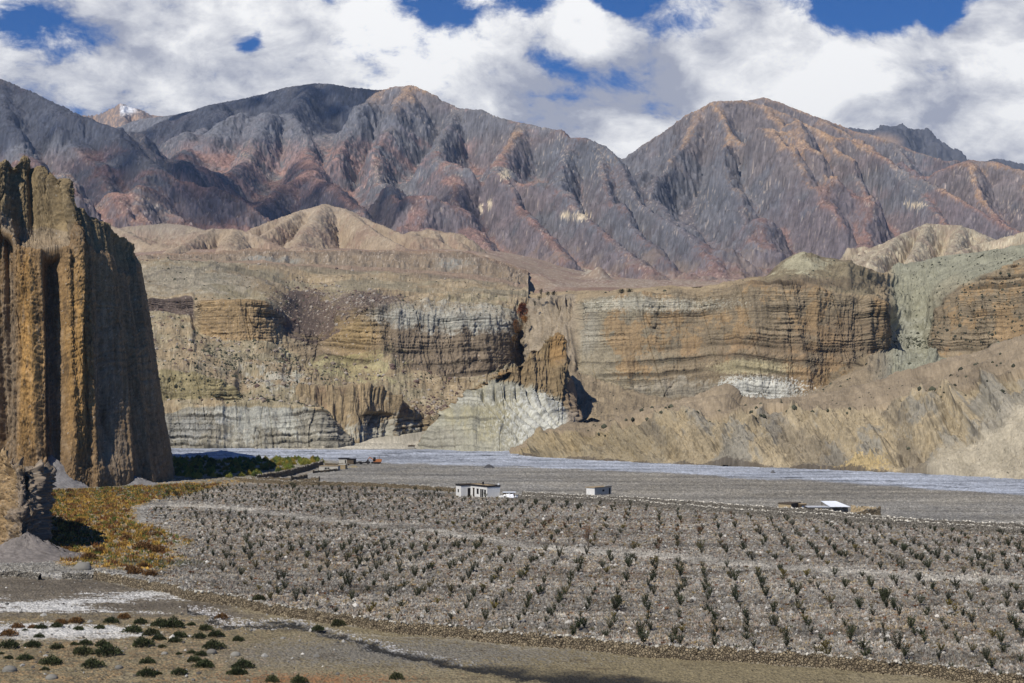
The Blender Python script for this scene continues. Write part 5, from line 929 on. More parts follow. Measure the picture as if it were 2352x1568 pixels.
# orchard beyond the marsh
def in_orch(px, py, Y_, X_, r): return poly_mask(px, py, [(392, 1055), (725, 1055), (745, 1062), (640, 1086), (560, 1098), (395, 1100)], 1) > .5
q = scatter(300, in_orch, 1053, 1102, 392, 760, 12); q[:, 1] = np.round(q[:, 1] / 7.0) * 7 + rs.randn(len(q)) * .8; top = q[:, 3] < 1058
V, Fa, K = replicate(SH[0][1].arrays(), np.column_stack([q[:, 0], q[:, 1], 0 * q[:, 0]]), np.column_stack([rs.uniform(.7, 1.3, len(q))] * 2 + [rs.uniform(1.2, 2.2, len(q))]), rs.rand(len(q)) * 6.28, np.array([(1.6, 1.7, 1.2), (5.5, 3.5, 1.6), (4, 3.2, 1.6), (3, 3, 1.4)])[rs.randint(0, 4, len(q))] * rs.uniform(.8, 1.4, (len(q), 1)))
link('far_orchard', raw_mesh('far_orchard', V, Fa, MAT_LEAF, K, False), 'stuff', 'dense orchard rows right of the cliff foot, green and yellowing')
# scrub and boulders on the cliffs
def on_sheet(lab, fn, n, seed):
    PXs, PYs, Q, b = [v for k, v in SHEETS.items() if k.startswith(lab)][0]; wt = fn(PXs, PYs, b) * 1.0; r = np.random.RandomState(seed); wt = wt.ravel() / wt.sum(); i = r.choice(wt.size, n, p=wt); return Q.reshape(-1, 3)[i]
def clump(x, y, L): return ss(.2, 1.4, N(T1, x, y, L))
pA = on_sheet('stepped', lambda x, y, b: ((b > 3) & (b < 5)) * (bl(x, y, 600, 820, 200, 60) + .15) * (.15 + clump(x, y, 260)) + ((b > 1) & (b < 4)) * .12 + ((b > 6) & (b < 9)) * .05, 1300, 1)
pD = on_sheet('tall banded', lambda x, y, b: (ss(2020, 2050, x) * (y < 800) * .8 + (b < 1) * .15 + (b > 2.05) * .1) * (.3 + clump(x, y, 200)), 1500, 2)
pG = on_sheet('low slumped', lambda x, y, b: (b > .9) * (b < 1.6) * 1.0 + .02, 150, 3)
q = np.concatenate([pA, pD, pG]); V, Fa, K = replicate(lump(9, 1, (1, 1, .75)), q, rs.lognormal(-.35, .35, (len(q), 1)).clip(.35, 1.7) * np.ones((1, 3)), rs.rand(len(q)) * 6.28, np.array((.05, .052, .034)) * rs.uniform(.6, 1.5, (len(q), 1)))
link('hillside_scrub', raw_mesh('hillside_scrub', V, Fa, MAT_LEAF, K, False), 'stuff', 'dark scrub dotted over the scree slopes')
pA = on_sheet('stepped', lambda x, y, b: bl(x, y, 730, 700, 110, 60) * 1.5 + bl(x, y, 850, 685, 90, 14) + ((b > 3) & (b < 5)) * .25 + ((b > 8.7) & (b < 9.1)) * .15 + (b > 1) * (b < 2) * .3 + bl(x, y, 1000, 945, 60, 14) * 2, 1700, 4)
V, Fa, K = replicate(lump(12, 1, (1, 1, .8)), pA, rs.lognormal(-.2, .45, (len(pA), 1)).clip(.35, 2.2) * np.ones((1, 3)), rs.rand(len(pA)) * 6.28, np.array([(.30, .24, .18), (.16, .11, .09), (.40, .35, .29)])[rs.randint(0, 3, len(pA))])
link('scree_boulders', raw_mesh('scree_boulders', V, Fa, MAT_STONE, K, False), 'stuff', 'boulders strewn over the far scree slopes')
# ---- trees in the side gully
def crown_tree(px, py, Y_, hpx, wpx, colr, label, group=None, seed=0, n=1500, name='autumn_tree'):
    x, y, z = W(px, py, Y_); h = hpx / F * Y_; wd = wpx / F * Y_; r = np.random.RandomState(seed); e = empty(name, (x, y, z)); tag(e, None, label, 'tree', group)
    tr = TriMesh(); cr = TriMesh(); tr.tube([(0, 0, -1.5), (.1 * wd, 0, h * .3), (0, 0, h * .7)], .045 * h * .5, .01 * h, (1, 1, 1), 6); cs = []
    for k in range(11):
        a = r.rand() * 6.28; zz = r.uniform(.35, .92) * h; rr = wd * .33 * r.rand(); c_ = np.array([math.cos(a) * rr, math.sin(a) * rr, zz]); cs.append((c_, wd * r.uniform(.13, .26))); tr.tube([(0, 0, zz * .45), c_ * .6 + (0, 0, zz * .2), c_], .012 * h, .004 * h, (1, 1, 1), 4)
    idx = r.randint(0, len(cs), n); Pc = np.array([cs[i][0] for i in idx]); rad = np.array([cs[i][1] for i in idx])[:, None]; dd = r.randn(n, 3); dd /= np.linalg.norm(dd, axis=1, keepdims=True); P = Pc + dd * rad * r.uniform(.5, 1.05, (n, 1)) * np.array((1, 1, 1.25))
    cr.leaves(P, dd + r.randn(n, 3) * .5, r.uniform(.5, 1.0, n) * wd * .09, wd * .022, np.array(colr)[None] * r.uniform(.55, 1.4, (n, 1)) * (1 + .25 * r.randn(len(cs), 1)[idx].clip(-1, 1)))
    link('trunk', tr.mesh('trunk', MAT_BARK, True), parent=e); link('crown', cr.mesh('crown', MAT_LEAF), parent=e)
crown_tree(1199, 744, 1165, 46, 34, (.17, .055, .02), 'tall red brown autumn tree filling the top of the side gully', seed=1, n=3000)
crown_tree(1184, 752, 1150, 22, 16, (.24, .105, .03), 'orange bush leaning at the left foot of the red brown gully tree', seed=2)
crown_tree(1207, 748, 1150, 22, 20, (.26, .12, .03), 'orange autumn tree at the right foot of the red brown gully tree', seed=3)
crown_tree(1187, 772, 1140, 28, 18, (.22, .105, .03), 'yellow orange tree halfway down the gully', seed=4)
crown_tree(1181, 792, 1130, 24, 13, (.15, .085, .025), 'olive brown tree lowest in the gully', seed=5)
for i, (px, py, hp, wp, lab) in enumerate(((1243, 682, 20, 13, 'dark conifer like tree standing alone on the plateau rim'), (1258, 678, 8, 14, 'dark bush just right of the lone rim tree'), (1272, 678, 8, 16, 'dark bush at the right end of the rim thicket'), (1228, 706, 18, 13, 'dark bush low on the gully side below the rim'), (1238, 694, 16, 11, 'dark bush high on the gully side below the rim'), (1429, 674, 7, 22, 'left dark thicket on the plateau behind the cliff wall'), (1446, 674, 8, 20, 'right dark thicket on the plateau behind the cliff wall'))):
    crown_tree(px, py, 1150 if px < 1300 else 1150, hp, wp, (.022, .028, .014), lab, seed=20 + i, n=700, name='dark_tree')
crown_tree(1350, 1257, gY(1257), 58, 26, (.17, .075, .03), 'tall thin rust brown tree beside the track in the middle of the orchard', seed=40, n=500, name='young_tree')
# ================================================================ WALLS AND BUILDINGS
def stone_mat(name, c1, c2, scale=3.2):
    m = bpy.data.materials.new(name); m.use_nodes = True; q = NT(m.node_tree); q.n.clear(); g = q.node('ShaderNodeNewGeometry').outputs['Position']
    v = q.node('ShaderNodeTexVoronoi', ins={'Vector': g, 'Scale': scale}); e = q.node('ShaderNodeTexVoronoi', feature='DISTANCE_TO_EDGE', ins={'Vector': g, 'Scale': scale})
    sep = q.node('ShaderNodeSeparateColor', ins={0: v.outputs['Color']}); cc = q.mix(sep.outputs[0], c1, c2); ed = q.ramp(e.outputs[0], .0, .12, .28, 1)
    cc = q.vmath('MULTIPLY', cc, q.node('ShaderNodeCombineXYZ', ins={0: ed, 1: ed, 2: ed}).outputs[0])
    b = q.node('ShaderNodeBump', ins={'Height': q.ramp(e.outputs[0], 0, .2, 0, 1), 'Strength': 1, 'Distance': .12}); p = q.node('ShaderNodeBsdfPrincipled', ins={'Base Color': cc, 'Roughness': .92, 'Normal': b.outputs[0]}); p.inputs['Specular IOR Level'].default_value = .2
    o = q.node('ShaderNodeOutputMaterial'); q.l.new(p.outputs[0], o.inputs[0]); return m
M_RUB = stone_mat('rubble_stone', (.13, .10, .065), (.33, .265, .17)); M_RUBG = stone_mat('grey_rubble_stone', (.14, .125, .10), (.34, .31, .26)); M_CAP = attr_mat('cap_stone', .9)
def stone_wall(pts, hgt, label, mat=None, thick=.7, group=None, step=.28, cap=1.0):
    """dry stone wall along points given on the valley floor, with a course of loose cap stones"""
    P = np.array([((px - 1176) / F * gY(py), gY(py)) for px, py in pts]); sg = np.concatenate([[0], np.cumsum(np.hypot(*np.diff(P, axis=0).T))]); n = max(6, int(sg[-1] / step)); s = np.linspace(0, sg[-1], n)
    x = np.interp(s, sg, P[:, 0]); y = np.interp(s, sg, P[:, 1]); x = x + .25 * N(T0, s, 0 * s + px, 60); y = y + .25 * N(T0, s, 0 * s + 9, 60); tx = np.gradient(x); ty = np.gradient(y); l = np.hypot(tx, ty); nx, ny = -ty / l, tx / l
    hh = (np.array(hgt) if np.ndim(hgt) == 0 else np.interp(s, sg, hgt)) * (1 + .08 * N(T3, s, 0 * s + 3, 60)) + .06 * N(T3, s, 0 * s, 9)
    prof = [(-1.0, -.4), (-.97, .1), (-.9, .35), (-.85, .6), (-.78, .85), (-.6, 1.0), (0, 1.05), (.6, 1.0), (.78, .85), (.85, .6), (.97, .1), (1, -.4)]; V = []
    for k, (a, b) in enumerate(prof):
        j = .07 * N(T3, s, 0 * s + k * 1.3, 9); V.append(np.stack([x + nx * (a * thick / 2 + j), y + ny * (a * thick / 2 + j), hh * b + .03 * N(T3, s + 7, 0 * s + k, 8)], -1))
    V = np.stack(V); ends = V.mean(0)[[0, -1]]; me = raw_mesh('stone_wall', V, grid_faces(len(prof), n), mat or M_RUB, None, False); e = link('stone_wall', me, None, label, 'wall', group)
    m = int(sg[-1] / (.30 if sg[-1] > 120 else .36)); ts = np.sort(rs.rand(m)) * sg[-1]; cx = np.interp(ts, s, x) + rs.randn(m) * .14; cy = np.interp(ts, s, y) + rs.randn(m) * .14; cz = np.interp(ts, s, hh) + .05
    A = replicate(lump(77, 1), np.column_stack([cx, cy, cz]), rs.uniform(.12, .24, (m, 1)) * rs.uniform(.7, 1.3, (m, 3)), rs.rand(m) * 6.28, np.array((.30, .28, .235)) * cap * rs.uniform(.5, 1.5, (m, 1)))
    c_ = link('cap_stones', raw_mesh('cap_stones', *A[:2], M_CAP, A[2], False), 'stuff', parent=e); return e
stone_wall([(214, 1331)] + [p for p in MWALL[3:]], 1.35, 'long tan rubble stone wall running from the marsh to the bottom right corner')
stone_wall([(-60, 1322), (60, 1326), (95, 1331)], .9, 'low broken dark stone wall at the left edge below the outcrop', M_RUBG)
stone_wall([(140, 1329), (210, 1331)], .9, 'short broken stone wall joining the marsh end of the long wall', M_RUBG)
stone_wall([(539, 1104), (580, 1108), (664, 1113), (817, 1116), (958, 1123), (1048, 1130)], 1.2, 'stone wall along the back of the orchard left of the white house')
stone_wall([(1188, 1148), (1403, 1155), (1536, 1168), (1737, 1184), (1870, 1191), (1949, 1199), (2151, 1214), (2352, 1227), (2500, 1236)], 1.25, 'nearer stone wall of the lane along the back of the orchard', M_RUBG, cap=1.9)
stone_wall([(1198, 1138), (1350, 1147), (1436, 1150), (1619, 1163), (1737, 1172), (1886, 1181), (2018, 1197), (2201, 1208), (2352, 1215), (2500, 1224)], 1.1, 'farther stone wall of the lane, behind the nearer one', M_RUBG, cap=1.9)
stone_wall([(585, 1105), (653, 1095), (699, 1082), (742, 1069)], 2.0, 'thick dark wall slanting from the orchard to the low white compound')
stone_wall([(575, 1106), (668, 1108)], 1.5, 'dark stone wall closing the bottom of the left paddock'); stone_wall([(668, 1107), (690, 1104), (706, 1101)], 1.7, 'short slanting wall of the left paddock')
stone_wall([(669, 1108), (700, 1108), (731, 1109)], [.7, 1.2, 2.0], 'wedge shaped wall end of the left paddock rising to the right')
def FP(px, py, Y_=None): Y_ = Y_ or gY(py); return Vector(((px - 1176) / F * Y_, Y_, 0))
def hit(o, d, px):
    """length along d from o until the picture column px is reached"""
    k = (px - 1176) / F; return (k * o.y - o.x) / (d.x - k * d.y)
def boxes(name, o, u, v, bs, mat, parent=None, **kw):
    """boxes (u0,u1,v0,v1,z0,z1) in the frame of a building, one mesh"""
    V = []; Fa = []
    for (a, b, c_, d, e, f) in bs:
        k = len(V)
        for z in (e, f):
            for (p, q) in ((a, c_), (b, c_), (b, d), (a, d)): V.append(tuple(o + u * p + v * q + Vector((0, 0, z))))
        Fa += [[k, k + 3, k + 2, k + 1], [k + 4, k + 5, k + 6, k + 7]] + [[k + i, k + (i + 1) % 4, k + 4 + (i + 1) % 4, k + 4 + i] for i in range(4)]
    me = raw_mesh(name, V, Fa, mat, None, False); return link(name, me, parent=parent, **kw)
M_WHITE = simple_mat('whitewash', (.72, .71, .67), nscale=1.2, namt=.1, bump=.4); M_BLACK = simple_mat('black_trim', (.022, .02, .02)); M_MUD = simple_mat('mud_roof', (.33, .25, .15), nscale=1.5, namt=.25, bump=.6); M_DARK = simple_mat('dark_opening', (.015, .014, .013)); M_TANW = simple_mat('mud_wall', (.36, .28, .17), nscale=1.2, namt=.2, bump=.6); M_GREYW = simple_mat('weathered_wall', (.42, .40, .35), nscale=1.0, namt=.15, bump=.5); M_SHEET = simple_mat('sheet_metal', (.75, .78, .82), .45, 1.2, .06, spec=.5); M_WOOD = simple_mat('old_wood', (.10, .07, .045)); M_TARP = simple_mat('grey_tarp', (.45, .46, .48), .6, 2, .1); M_BRN = simple_mat('brown_wall', (.085, .065, .045), nscale=2, namt=.3, bump=.6)
def house_empty(name, o, label, cat, group=None): e = empty(name, o); tag(e, None, label, cat, group); return e
def fit(objs, e):
    for ob in objs: ob.location = (-e.location[0], -e.location[1], -e.location[2]); ob.parent = e
# white house (L shaped plan)
o = FP(1119, 1143); u = Vector((-.52, .855, 0)); v = Vector((.855, .52, 0)); Z0 = Vector((0, 0, 0))
e = house_empty('white_house', o, 'white flat roofed house with black roof band, the largest building in the orchard', 'house'); P_ = []
hw = 3.0
P_ += [boxes('wall', o, u, v, [(0, 9.4, 0, 4.2, -.3, hw), (9.4, 12.4, -3.2, 4.2, -.3, hw)], M_WHITE)]
P_ += [boxes('roof_band', o, u, v, [(-.12, 9.28, -.12, .12, hw + .003, hw + .5), (9.28, 9.52, -3.32, .12, hw + .003, hw + .5), (9.52, 12.52, -3.32, -3.08, hw + .003, hw + .5), (12.28, 12.52, -3.08, 4.08, hw + .003, hw + .5), (-.12, 12.52, 4.08, 4.32, hw + .003, hw + .5), (-.12, .12, .12, 4.08, hw + .003, hw + .5)], M_BLACK)]
P_ += [boxes('roof', o, u, v, [(.12, 9.52, .12, 4.08, hw + .003, hw + .36), (9.525, 12.28, -3.08, 4.08, hw + .003, hw + .36)], M_MUD)]
for (a, b, z0, z1) in ((.8, 1.5, .9, 2.1), (4.9, 5.8, .8, 2.2)):
    w_ = boxes('window', o, u, v, [(a, b, -.03, .02, z0, z1)], M_DARK); P_.append(w_); fr = boxes('frame', o, u, v, [(a - .1, a, -.05, .02, z0, z1), (b, b + .1, -.05, .02, z0, z1), (a - .15, b + .15, -.08, .02, z1 + .002, z1 + .14)], M_BLACK); fr.parent = w_
for (a, b) in ((2.1, 3.9), (7.2, 8.1)):
    d_ = boxes('door', o, u, v, [(a, b, -.03, .02, 0, 2.3)], M_DARK); P_.append(d_); fr = boxes('frame', o, u, v, [((a + b) / 2 - .06, (a + b) / 2 + .06, -.05, -.032, 0, 2.3), (a - .15, b + .15, -.1, .02, 2.302, 2.46)], M_WOOD if b - a < 1 else M_WHITE); fr.parent = d_
d_ = boxes('door', o, u, v, [(9.37, 9.42, -1.0, -.1, 0, 2.3)], M_DARK); P_.append(d_); P_.append(boxes('window', o, u, v, [(10.6, 11.3, -3.23, -3.18, 1.1, 2.0)], M_DARK))
P_ += [boxes('chimney', o, u, v, [(6.2, 6.6, 2.2, 2.6, hw + .36, hw + 1.2)], M_BLACK), boxes('roof_post', o, u, v, [(-.1, .25, 3.6, 3.95, hw + .5, hw + 1.05)], M_WHITE)]
fit(P_, e)
# heap of white stones and sheeted lean-to beside it
q = np.column_stack([rs.uniform(-3.2, 1.6, 70), 448 + rs.uniform(-1, 1.5, 70), rs.uniform(0, .9, 70)]); q[:, 2] *= np.exp(-((q[:, 0] + .8) / 1.8) ** 2) ; A = replicate(lump(5, 2, (1, 1, .7)), q, rs.uniform(.3, .6, (70, 1)) * np.ones((1, 3)), rs.rand(70) * 6.28, np.array((.7, .7, .68)) * rs.uniform(.7, 1.1, (70, 1)))
link('stone_heap', raw_mesh('stone_heap', *A[:2], M_CAP, A[2], True), None, 'heap of white stones between the white house and the sheeted shed', 'stone heap')
o = FP(1162, 1143); u = Vector((.97, .1, 0)).normalized(); v = Vector((-.1, .97, 0)).normalized(); e = house_empty('lean_to_shed', o, 'small shed with pale flat sheet roof and white tarpaulin beside the white house', 'shed')
fit([boxes('wall', o, u, v, [(-.6, .1, 0, 2.5, 0, 1.45), (.1, 2.6, 1.2, 2.5, 0, 1.45)], M_BRN), boxes('roof', o, u, v, [(-.75, 2.9, -.1, 2.7, 1.453, 1.6)], M_SHEET), boxes('post', o, u, v, [(2.35, 2.5, .1, .25, 0, 1.45)], M_WOOD)], e)
tv = []; gx = np.linspace(0, 1, 14)
for j, t_ in enumerate(np.linspace(0, 1, 8)): tv.append([tuple(o + u * (.1 + 2.1 * a + .12 * math.sin(a * 9 + j)) + v * (-.35 - .55 * t_ + .08 * math.sin(a * 13)) + Vector((0, 0, (1.25 - .35 * (1 - a)) * (1 - t_) + .12 * math.sin(a * 7 + j) * (1 - t_) + .02))) for a in gx])
tp = link('tarpaulin', raw_mesh('tarpaulin', np.array(tv), grid_faces(8, 14), simple_mat('white_tarp', (.75, .76, .78), .6, 2, .1), None, True)); fit([tp], e)
# small hut by the lane
o = FP(1366, 1140, 458); u = Vector((-.75, .66, 0)); v = Vector((.66, .75, 0)); L1 = hit(o, u, 1347); L2 = hit(o, v, 1404); e = house_empty('lane_hut', o, 'small flat roofed hut with one white wall standing beyond the lane walls', 'hut')
fit([boxes('wall', o, u, v, [(0, L1, .02, L2, -.2, 2.1)], M_GREYW), boxes('whitewashed_wall', o, u, v, [(-.003, L1, -.05, .02, -.2, 2.12)], M_WHITE), boxes('roof', o, u, v, [(-.2, L1 + .2, -.25, L2 + .2, 2.123, 2.32)], M_MUD), boxes('window', o, u, v, [(-.03, .02, L2 * .46, L2 * .58, .9, 1.5)], M_DARK), boxes('door', o, u, v, [(-.03, .02, L2 * .85, L2 * .94, 0, 1.75)], M_DARK), boxes('parapet', o, u, v, [(-.2, .3, L2 * .6, L2 + .2, 2.323, 2.5)], M_GREYW)], e)
# stone hut group by the lane on the right
o = FP(1817, 1170, 402); u = Vector((-.80, .6, 0)); v = Vector((.6, .8, 0)); L1 = hit(o, u, 1788); L2 = hit(o, v, 1838); e = house_empty('mud_hut', o, 'square mud walled hut with brush edged roof at the left end of the right compound', 'hut')
fit([boxes('wall', o, u, v, [(0, L1, 0, L2, -.3, 1.35)], M_TANW), boxes('roof', o, u, v, [(-.15, L1 + .15, -.15, L2 + .15, 1.353, 1.6)], M_BRN), boxes('painted_shade_slab', o, u, v, [(-.05, -.003, 0, L2, -.3, 1.35)], M_BRN)], e)  # thin brown slab paints the shade on the right-hand wall
o = FP(1842, 1172, 404); u = Vector((.95, .3, 0)).normalized(); v = Vector((-.3, .95, 0)).normalized(); e = house_empty('store_hut', o, 'tiny dark store between the mud hut and the sheet roofed shed', 'hut'); fit([boxes('wall', o, u, v, [(-.4, 1.3, 0, 2, -.3, 1.2)], M_BRN), boxes('roof', o, u, v, [(-.5, 1.4, -.1, 2.1, 1.203, 1.35)], M_MUD), boxes('door', o, u, v, [(.0, .5, -.03, .02, 0, .8)], simple_mat('blue_door', (.08, .13, .25)))], e)
o = FP(1856, 1186, 388); u = Vector((1, 0, 0)); v = Vector((0, 1, 0)); L1 = hit(o, u, 1949); e = house_empty('stone_shed', o, 'low stone shed with grey mud roof and raised bright sheet metal roof', 'shed')
Pq = [boxes('wall', o, u, v, [(0, L1 * .62, 0, 3.5, -.3, 1.6), (L1 * .62, L1, .6, 4.5, -.3, 1.5)], M_RUBG), boxes('roof', o, u, v, [(-.15, L1 * .66, -.2, 3.6, 1.603, 1.75)], M_TARP), boxes('door', o, u, v, [(L1 * .34, L1 * .40, -.03, .02, 0, 1.4)], M_DARK), boxes('door_jamb', o, u, v, [(L1 * .30, L1 * .34, -.04, .02, 0, 1.45), (L1 * .40, L1 * .45, -.04, .02, 0, 1.2)], M_TANW)]
rv = [];
for j, (vv, zz) in enumerate(((-.3, 1.78), (6.2, 2.75))):
    rv.append([tuple(o + u * (L1 * (.53 + .50 * a) - (j * L1 * .10)* (1 - 0*a) - j*L1*.12*a) + v * vv + Vector((0, 0, zz + .03 * (-1) ** k))) for k, a in enumerate(np.linspace(0, 1, 31))])
rv = np.array(rv); lo = rv.copy(); lo[..., 2] -= .07; full = np.concatenate([rv, lo[::-1], rv[:1]]); Pq.append(link('sheet_roof', raw_mesh('sheet_roof', full, grid_faces(5, 31), M_SHEET, None, False))); Pq.append(boxes('roof_post', o, u, v, [(L1 * .75, L1 * .76, 5.8, 5.95, -.2, 2.6), (L1 * .45, L1 * .46, 5.8, 5.95, -.2, 2.6)], M_WOOD)); fit(Pq, e)
stone_wall([(1958, 1184), (1990, 1184), (2019, 1183)], [.5, 1.4, 2.0], 'dark enclosure wall rising to the right end of the right compound', M_RUB, .5); stone_wall([(1952, 1176), (1985, 1177), (2010, 1178)], 1.5, 'tan back wall of the enclosure right of the sheet roofed shed', M_TANW, .5)
# low white compound and block by the river on the left
o = FP(733, 1081); u = Vector((1, -.12, 0)).normalized(); v = Vector((.12, 1, 0)).normalized(); L1 = hit(o, u, 776); e = house_empty('white_compound', o, 'long low white building with two small square windows left of the river plain', 'building')
fit([boxes('wall', o, u, v, [(0, L1, 0, 4, -.2, 1.75)], M_GREYW), boxes('roof', o, u, v, [(-.1, L1 + .1, -.1, 4.1, 1.753, 1.9)], M_MUD)] + [boxes('window', o, u, v, [(L1 * a, L1 * a + .8, -.03, .02, .6, 1.3)], M_DARK) for a in (.3, .44)], e)
o = FP(777, 1077); L1 = hit(o, u, 793); e = house_empty('back_room', o, 'plain tan room adjoining the low white building on its right', 'building'); fit([boxes('wall', o, u, v, [(0.1, L1, 0, 3.5, -.2, 1.7)], M_TANW), boxes('roof', o, u, v, [(0, L1 + .1, -.1, 3.6, 1.703, 1.85)], M_GREYW)], e)
stone_wall([(718, 1086), (745, 1084), (776, 1081)], .8, 'low brown yard wall in front of the low white building'); stone_wall([(745, 1068), (800, 1069)], .8, 'dark yard wall behind the low white building')
o = FP(778, 1066); L1 = hit(o, u, 812); e = house_empty('river_house', o, 'dark roofed house with a pale left half beside the gravel river', 'house')
fit([boxes('wall', o, u, v, [(0, L1 * .55, 0, 5, -.2, 2.2)], M_GREYW), boxes('dark_wall', o, u, v, [(L1 * .553, L1, 0, 5, -.2, 2.0)], M_BRN), boxes('roof', o, u, v, [(-.3, L1 * .55, -.2, 5.2, 2.203, 2.55), (L1 * .553, L1 + .2, -.2, 5.2, 2.003, 2.3)], M_BLACK), boxes('door', o, u, v, [(L1 * .42, L1 * .5, -.03, .02, 0, 1.8)], M_DARK)], e)
# excavator
o = FP(851, 1065); e = house_empty('excavator', o, 'orange tracked digging machine parked beside the gravel river', 'excavator'); M_OR = simple_mat('orange_paint', (.42, .16, .06), .5); u = Vector((1, 0, 0)); v = Vector((0, 1, 0))
def prism(name, o, pts, y0, y1, mat):
    n = len(pts); V = [tuple(o + Vector((a, y0, b))) for a, b in pts] + [tuple(o + Vector((a, y1, b))) for a, b in pts]; me = bpy.data.meshes.new(name); me.from_pydata(V, [], [list(range(n)), list(range(2 * n - 1, n - 1, -1))] + [[i, i + n, (i + 1) % n + n, (i + 1) % n] for i in range(n)]); me.materials.append(mat); return link(name, me)
fit([prism('track', o, [(.2, .3), (.5, 0), (3.9, 0), (4.2, .3), (4.1, .75), (.3, .75)], 0, .6, M_BLACK), prism('track', o, [(.2, .3), (.5, 0), (3.9, 0), (4.2, .3), (4.1, .75), (.3, .75)], 1.9, 2.5, M_BLACK), prism('body', o, [(1.2, .78), (4.5, .78), (4.6, 1.9), (3.2, 2.0), (1.2, 1.6)], .2, 2.3, M_OR), prism('cab', o, [(.9, 1.0), (2.1, 1.0), (2.1, 2.7), (1.2, 2.75)], .2, 1.1, M_DARK), prism('boom', o, [(1.0, 1.4), (1.4, 1.7), (-.4, 2.9), (-1.3, 1.9), (-1.1, 1.8), (-.3, 2.5)], 1.15, 1.5, M_OR), prism('bucket', o, [(-1.4, 1.8), (-1.0, 1.8), (-.8, .6), (-1.6, .5), (-1.8, 1.0)], .9, 1.7, M_BLACK), prism('exhaust', o, [(3.6, 1.95), (3.75, 1.95), (3.75, 2.9), (3.6, 2.9)], 1.0, 1.15, M_BLACK)], e)
# dark trucks' worth of gear by the river house: two small carts
for (px, w_, lab) in ((822, 1.6, 'dark low cart left of the orange digging machine, nearest the river house'), (838, 2.2, 'dark low cart just left of the orange digging machine')):
    o = FP(px, 1066); e = house_empty('cart', o, lab, 'cart'); bd = [prism('body', o, [(-w_, .45), (w_, .45), (w_ * .9, 1.15), (w_ * .2, 1.2), (0, .9), (-w_ * .9, .9)], 0, 1.2, M_BLACK)]
    for a in (-w_ * .6, w_ * .6): bd.append(prism('wheel', o, [(a + .35 * math.cos(t_), .35 + .35 * math.sin(t_)) for t_ in np.linspace(0, 2 * math.pi, 11)[:-1]], -.15, -.002, M_DARK))
    fit(bd, e)
# gravel mounds
def mound(px, py, wpx, hgt, colr, label):
    c_ = FP(px, py); rad = wpx / 2 / F * c_.y; a = np.linspace(0, 2 * np.pi, 40); r_ = np.linspace(0, 1, 12); A_, R_ = np.meshgrid(a, r_); x = c_.x + np.cos(A_) * R_ * rad; y = c_.y + np.sin(A_) * R_ * rad * .8; z = hgt * (np.cos(np.clip(R_ * (1 + .1 * np.sin(A_ * 3)), 0, 1) * np.pi) * .5 + .5) - .1 + N(T3, x, y, 9) * .08 * (R_ < .95)
    link('gravel_mound', raw_mesh('gravel_mound', np.stack([x, y, z], -1), grid_faces(*x.shape), MAT_LEFT, np.ones(x.shape + (3,)) * np.array(colr)), None, label, 'mound')
mound(1123, 1074, 34, 1.4, (.07, .07, .075), 'dark gravel mound alone on the river plain behind the white house'); mound(813, 1073, 34, .8, (.26, .22, .14), 'tan gravel mound right of the low white building'); mound(1775, 1085, 14, .9, (.12, .12, .12), 'small dark gravel mound on the river bed at the right')
# shed on the fan, mast on the cliff
o = FP(937, 1029); u = Vector((1, 0, 0)); v = Vector((0, 1, 0)); e = house_empty('fan_shed', o, 'tiny grey hut with curved roof on the pale fan left of the pyramid spur', 'hut'); fit([boxes('wall', o, u, v, [(0, 3.4, 0, 3, -.2, 1.0)], M_GREYW), prism('roof', o, [(-.3, 1.0), (3.7, 1.0), (3.3, 1.5), (1.7, 1.8), (.2, 1.5)], -.2, 3.2, M_BRN)], e)
x, y, z = W(57, 366, 531); tm = TriMesh(); tm.tube([(0, 0, -.6), (.02, 0, 1.5), (0, 0, 3.6)], .06, .04, (1, 1, 1), 6); tm.tube([(-.35, 0, 3.0), (.35, 0, 3.0)], .04, .04, (1, 1, 1), 5); mo = link('mast', tm.mesh('mast', M_BLACK), None, 'thin mast standing on the highest pinnacle of the left cliff', 'mast'); mo.location = (x, y, z - .3)
# boulders on the sand flat
for px, py, s, lab in ((190, 1308, 1.15, 'large pale boulder beside the gap in the broken wall'), (486, 1500, .45, 'grey boulder beside the largest shrub'), (541, 1506, .45, 'grey boulder on open sand by the brook'), (378, 1503, .3, 'small dark boulder between the shrubs'), (118, 1560, .5, 'grey boulder near the bottom left corner'), (22, 1542, .6, 'flat grey boulder at the left edge'), (273, 1535, .35, 'pale stone between two shrubs near the bottom'), (201, 1305, .35, 'white stone on top of the large pale boulder')):
    V, Fa, K = lump(int(px), 3, (1.2, 1, .65)); V = V * (1 - .0) ; r_ = np.linalg.norm(V, axis=1, keepdims=True); V = V / r_ * (.8 + .2 * (r_ / r_.mean())) * np.array((1.25, 1, 1)); me = raw_mesh('boulder', V, Fa, MAT_STONE, K * np.array((.20, .19, .165)), True); bo = link('boulder', me, None, lab, 'boulder'); P0 = FP(px, py); bo.location = (P0.x, P0.y, s * .2 + (.75 if 'on top' in lab else 0)); bo.scale = (s, s, s)

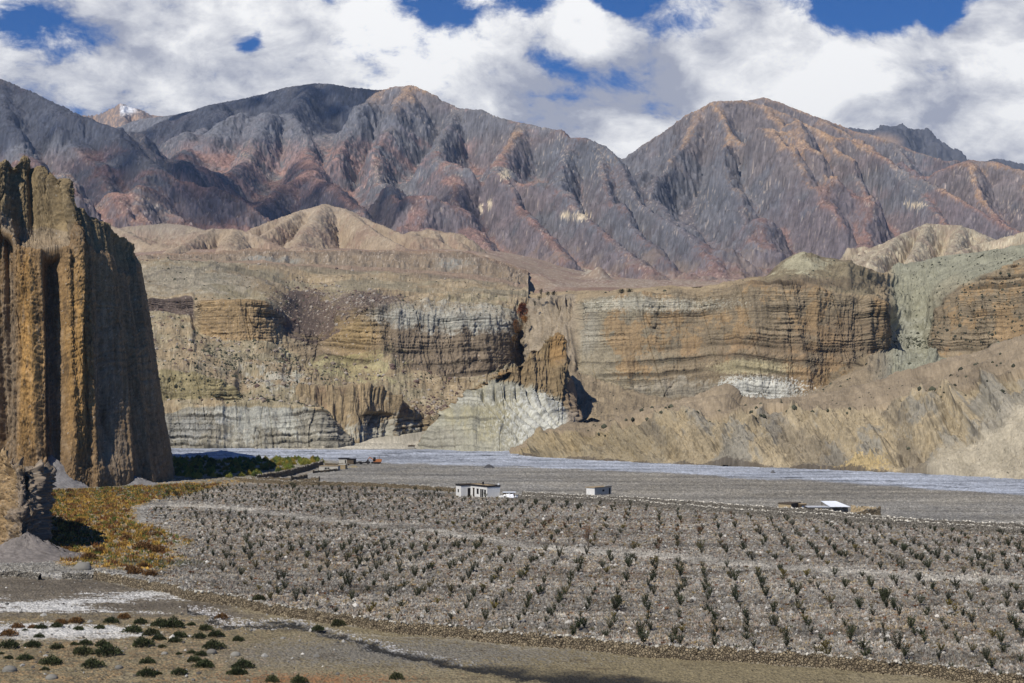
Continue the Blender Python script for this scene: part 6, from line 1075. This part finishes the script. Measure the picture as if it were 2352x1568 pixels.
# ---------------------------------------------------------------- clouds drifting out of the picture to the left, whose shade lies on the range
def cumulus(x, y, z, rx, ry, seed, label):
    n = 150; m_ = 60; a = np.linspace(0, 2 * np.pi, n); b = np.linspace(-np.pi / 2, np.pi / 2, m_); A_, B_ = np.meshgrid(a, b); dx = np.cos(B_) * np.cos(A_); dy = np.cos(B_) * np.sin(A_); dz = np.sin(B_)
    k = 1 + .20 * N(T0, dx * 300 + seed * 97 + dz * 90, dy * 300, 900) + .10 * N(T1, dx * 300 + seed * 31 + dz * 50, dy * 300, 700)
    for q in (0, 1): k[:, 0] = k[:, -1] = (k[:, 0] + k[:, -1]) / 2
    k[0] = k[0].mean(); k[-1] = k[-1].mean(); V = np.stack([dx * k * rx, dy * k * ry, np.where(dz < 0, dz * 90, dz * k * 420)], -1)
    me = raw_mesh('cloud', V, grid_faces(m_, n), M_CLOUD, None); o = link('cloud', me, 'stuff', label); o.location = (x, y, z); return o
M_CLOUD = bpy.data.materials.new('cloud'); M_CLOUD.use_nodes = True; M_CLOUD.node_tree.nodes['Principled BSDF'].inputs['Base Color'].default_value = (.9, .9, .9, 1); M_CLOUD.node_tree.nodes['Principled BSDF'].inputs['Roughness'].default_value = 1
_q = NT(M_CLOUD.node_tree); _tr = _q.node('ShaderNodeBsdfTransparent'); _mx = _q.node('ShaderNodeMixShader', ins={0: .70, 1: M_CLOUD.node_tree.nodes['Principled BSDF'].outputs[0], 2: _tr.outputs[0]}); _q.l.new(_mx.outputs[0], M_CLOUD.node_tree.nodes['Material Output'].inputs[0])
def cloud_over(px, py, Y_, z, rx, ry, seed, label):
    c_ = Vector(W(px, py, Y_)); t_ = (z - c_.z) / SUN.z; p_ = c_ + SUN * t_; return cumulus(p_.x, p_.y, z, rx, ry, seed, label)
cloud_over(120, 260, 4200, 4300, 430, 420, 1, 'white cloud over the left ridge, beyond the left edge of the view')
cloud_over(560, 240, 5900, 4300, 560, 400, 2, 'white cloud whose shade lies on the dark back ridge')
cloud_over(690, 450, 3950, 4300, 190, 170, 3, 'small white cloud whose shade lies on the low dark mound')
cloud_over(330, 440, 3700, 4300, 170, 150, 4, 'small white cloud whose shade lies on the gorge below the left ridge')
# ---------------------------------------------------------------- air
import bmesh
bm = bmesh.new(); bmesh.ops.create_cube(bm, size=1); me = bpy.data.meshes.new('haze'); bm.to_mesh(me); bm.free()
hz = link('haze', me, 'stuff', 'thin blue mountain air'); hz.scale = (15000, 11300, 1960); hz.location = (0, 5400, 1960 / 2 - 6)
m = bpy.data.materials.new('mountain_air'); m.use_nodes = True; q = NT(m.node_tree); q.n.clear(); pvn = q.node('ShaderNodeVolumePrincipled', ins={'Color': (.60, .75, .97, 1), 'Density': 3.2e-5}); pvn.inputs['Anisotropy'].default_value = .2
oo = q.node('ShaderNodeOutputMaterial'); q.l.new(pvn.outputs[0], oo.inputs[1]); me.materials.append(m)
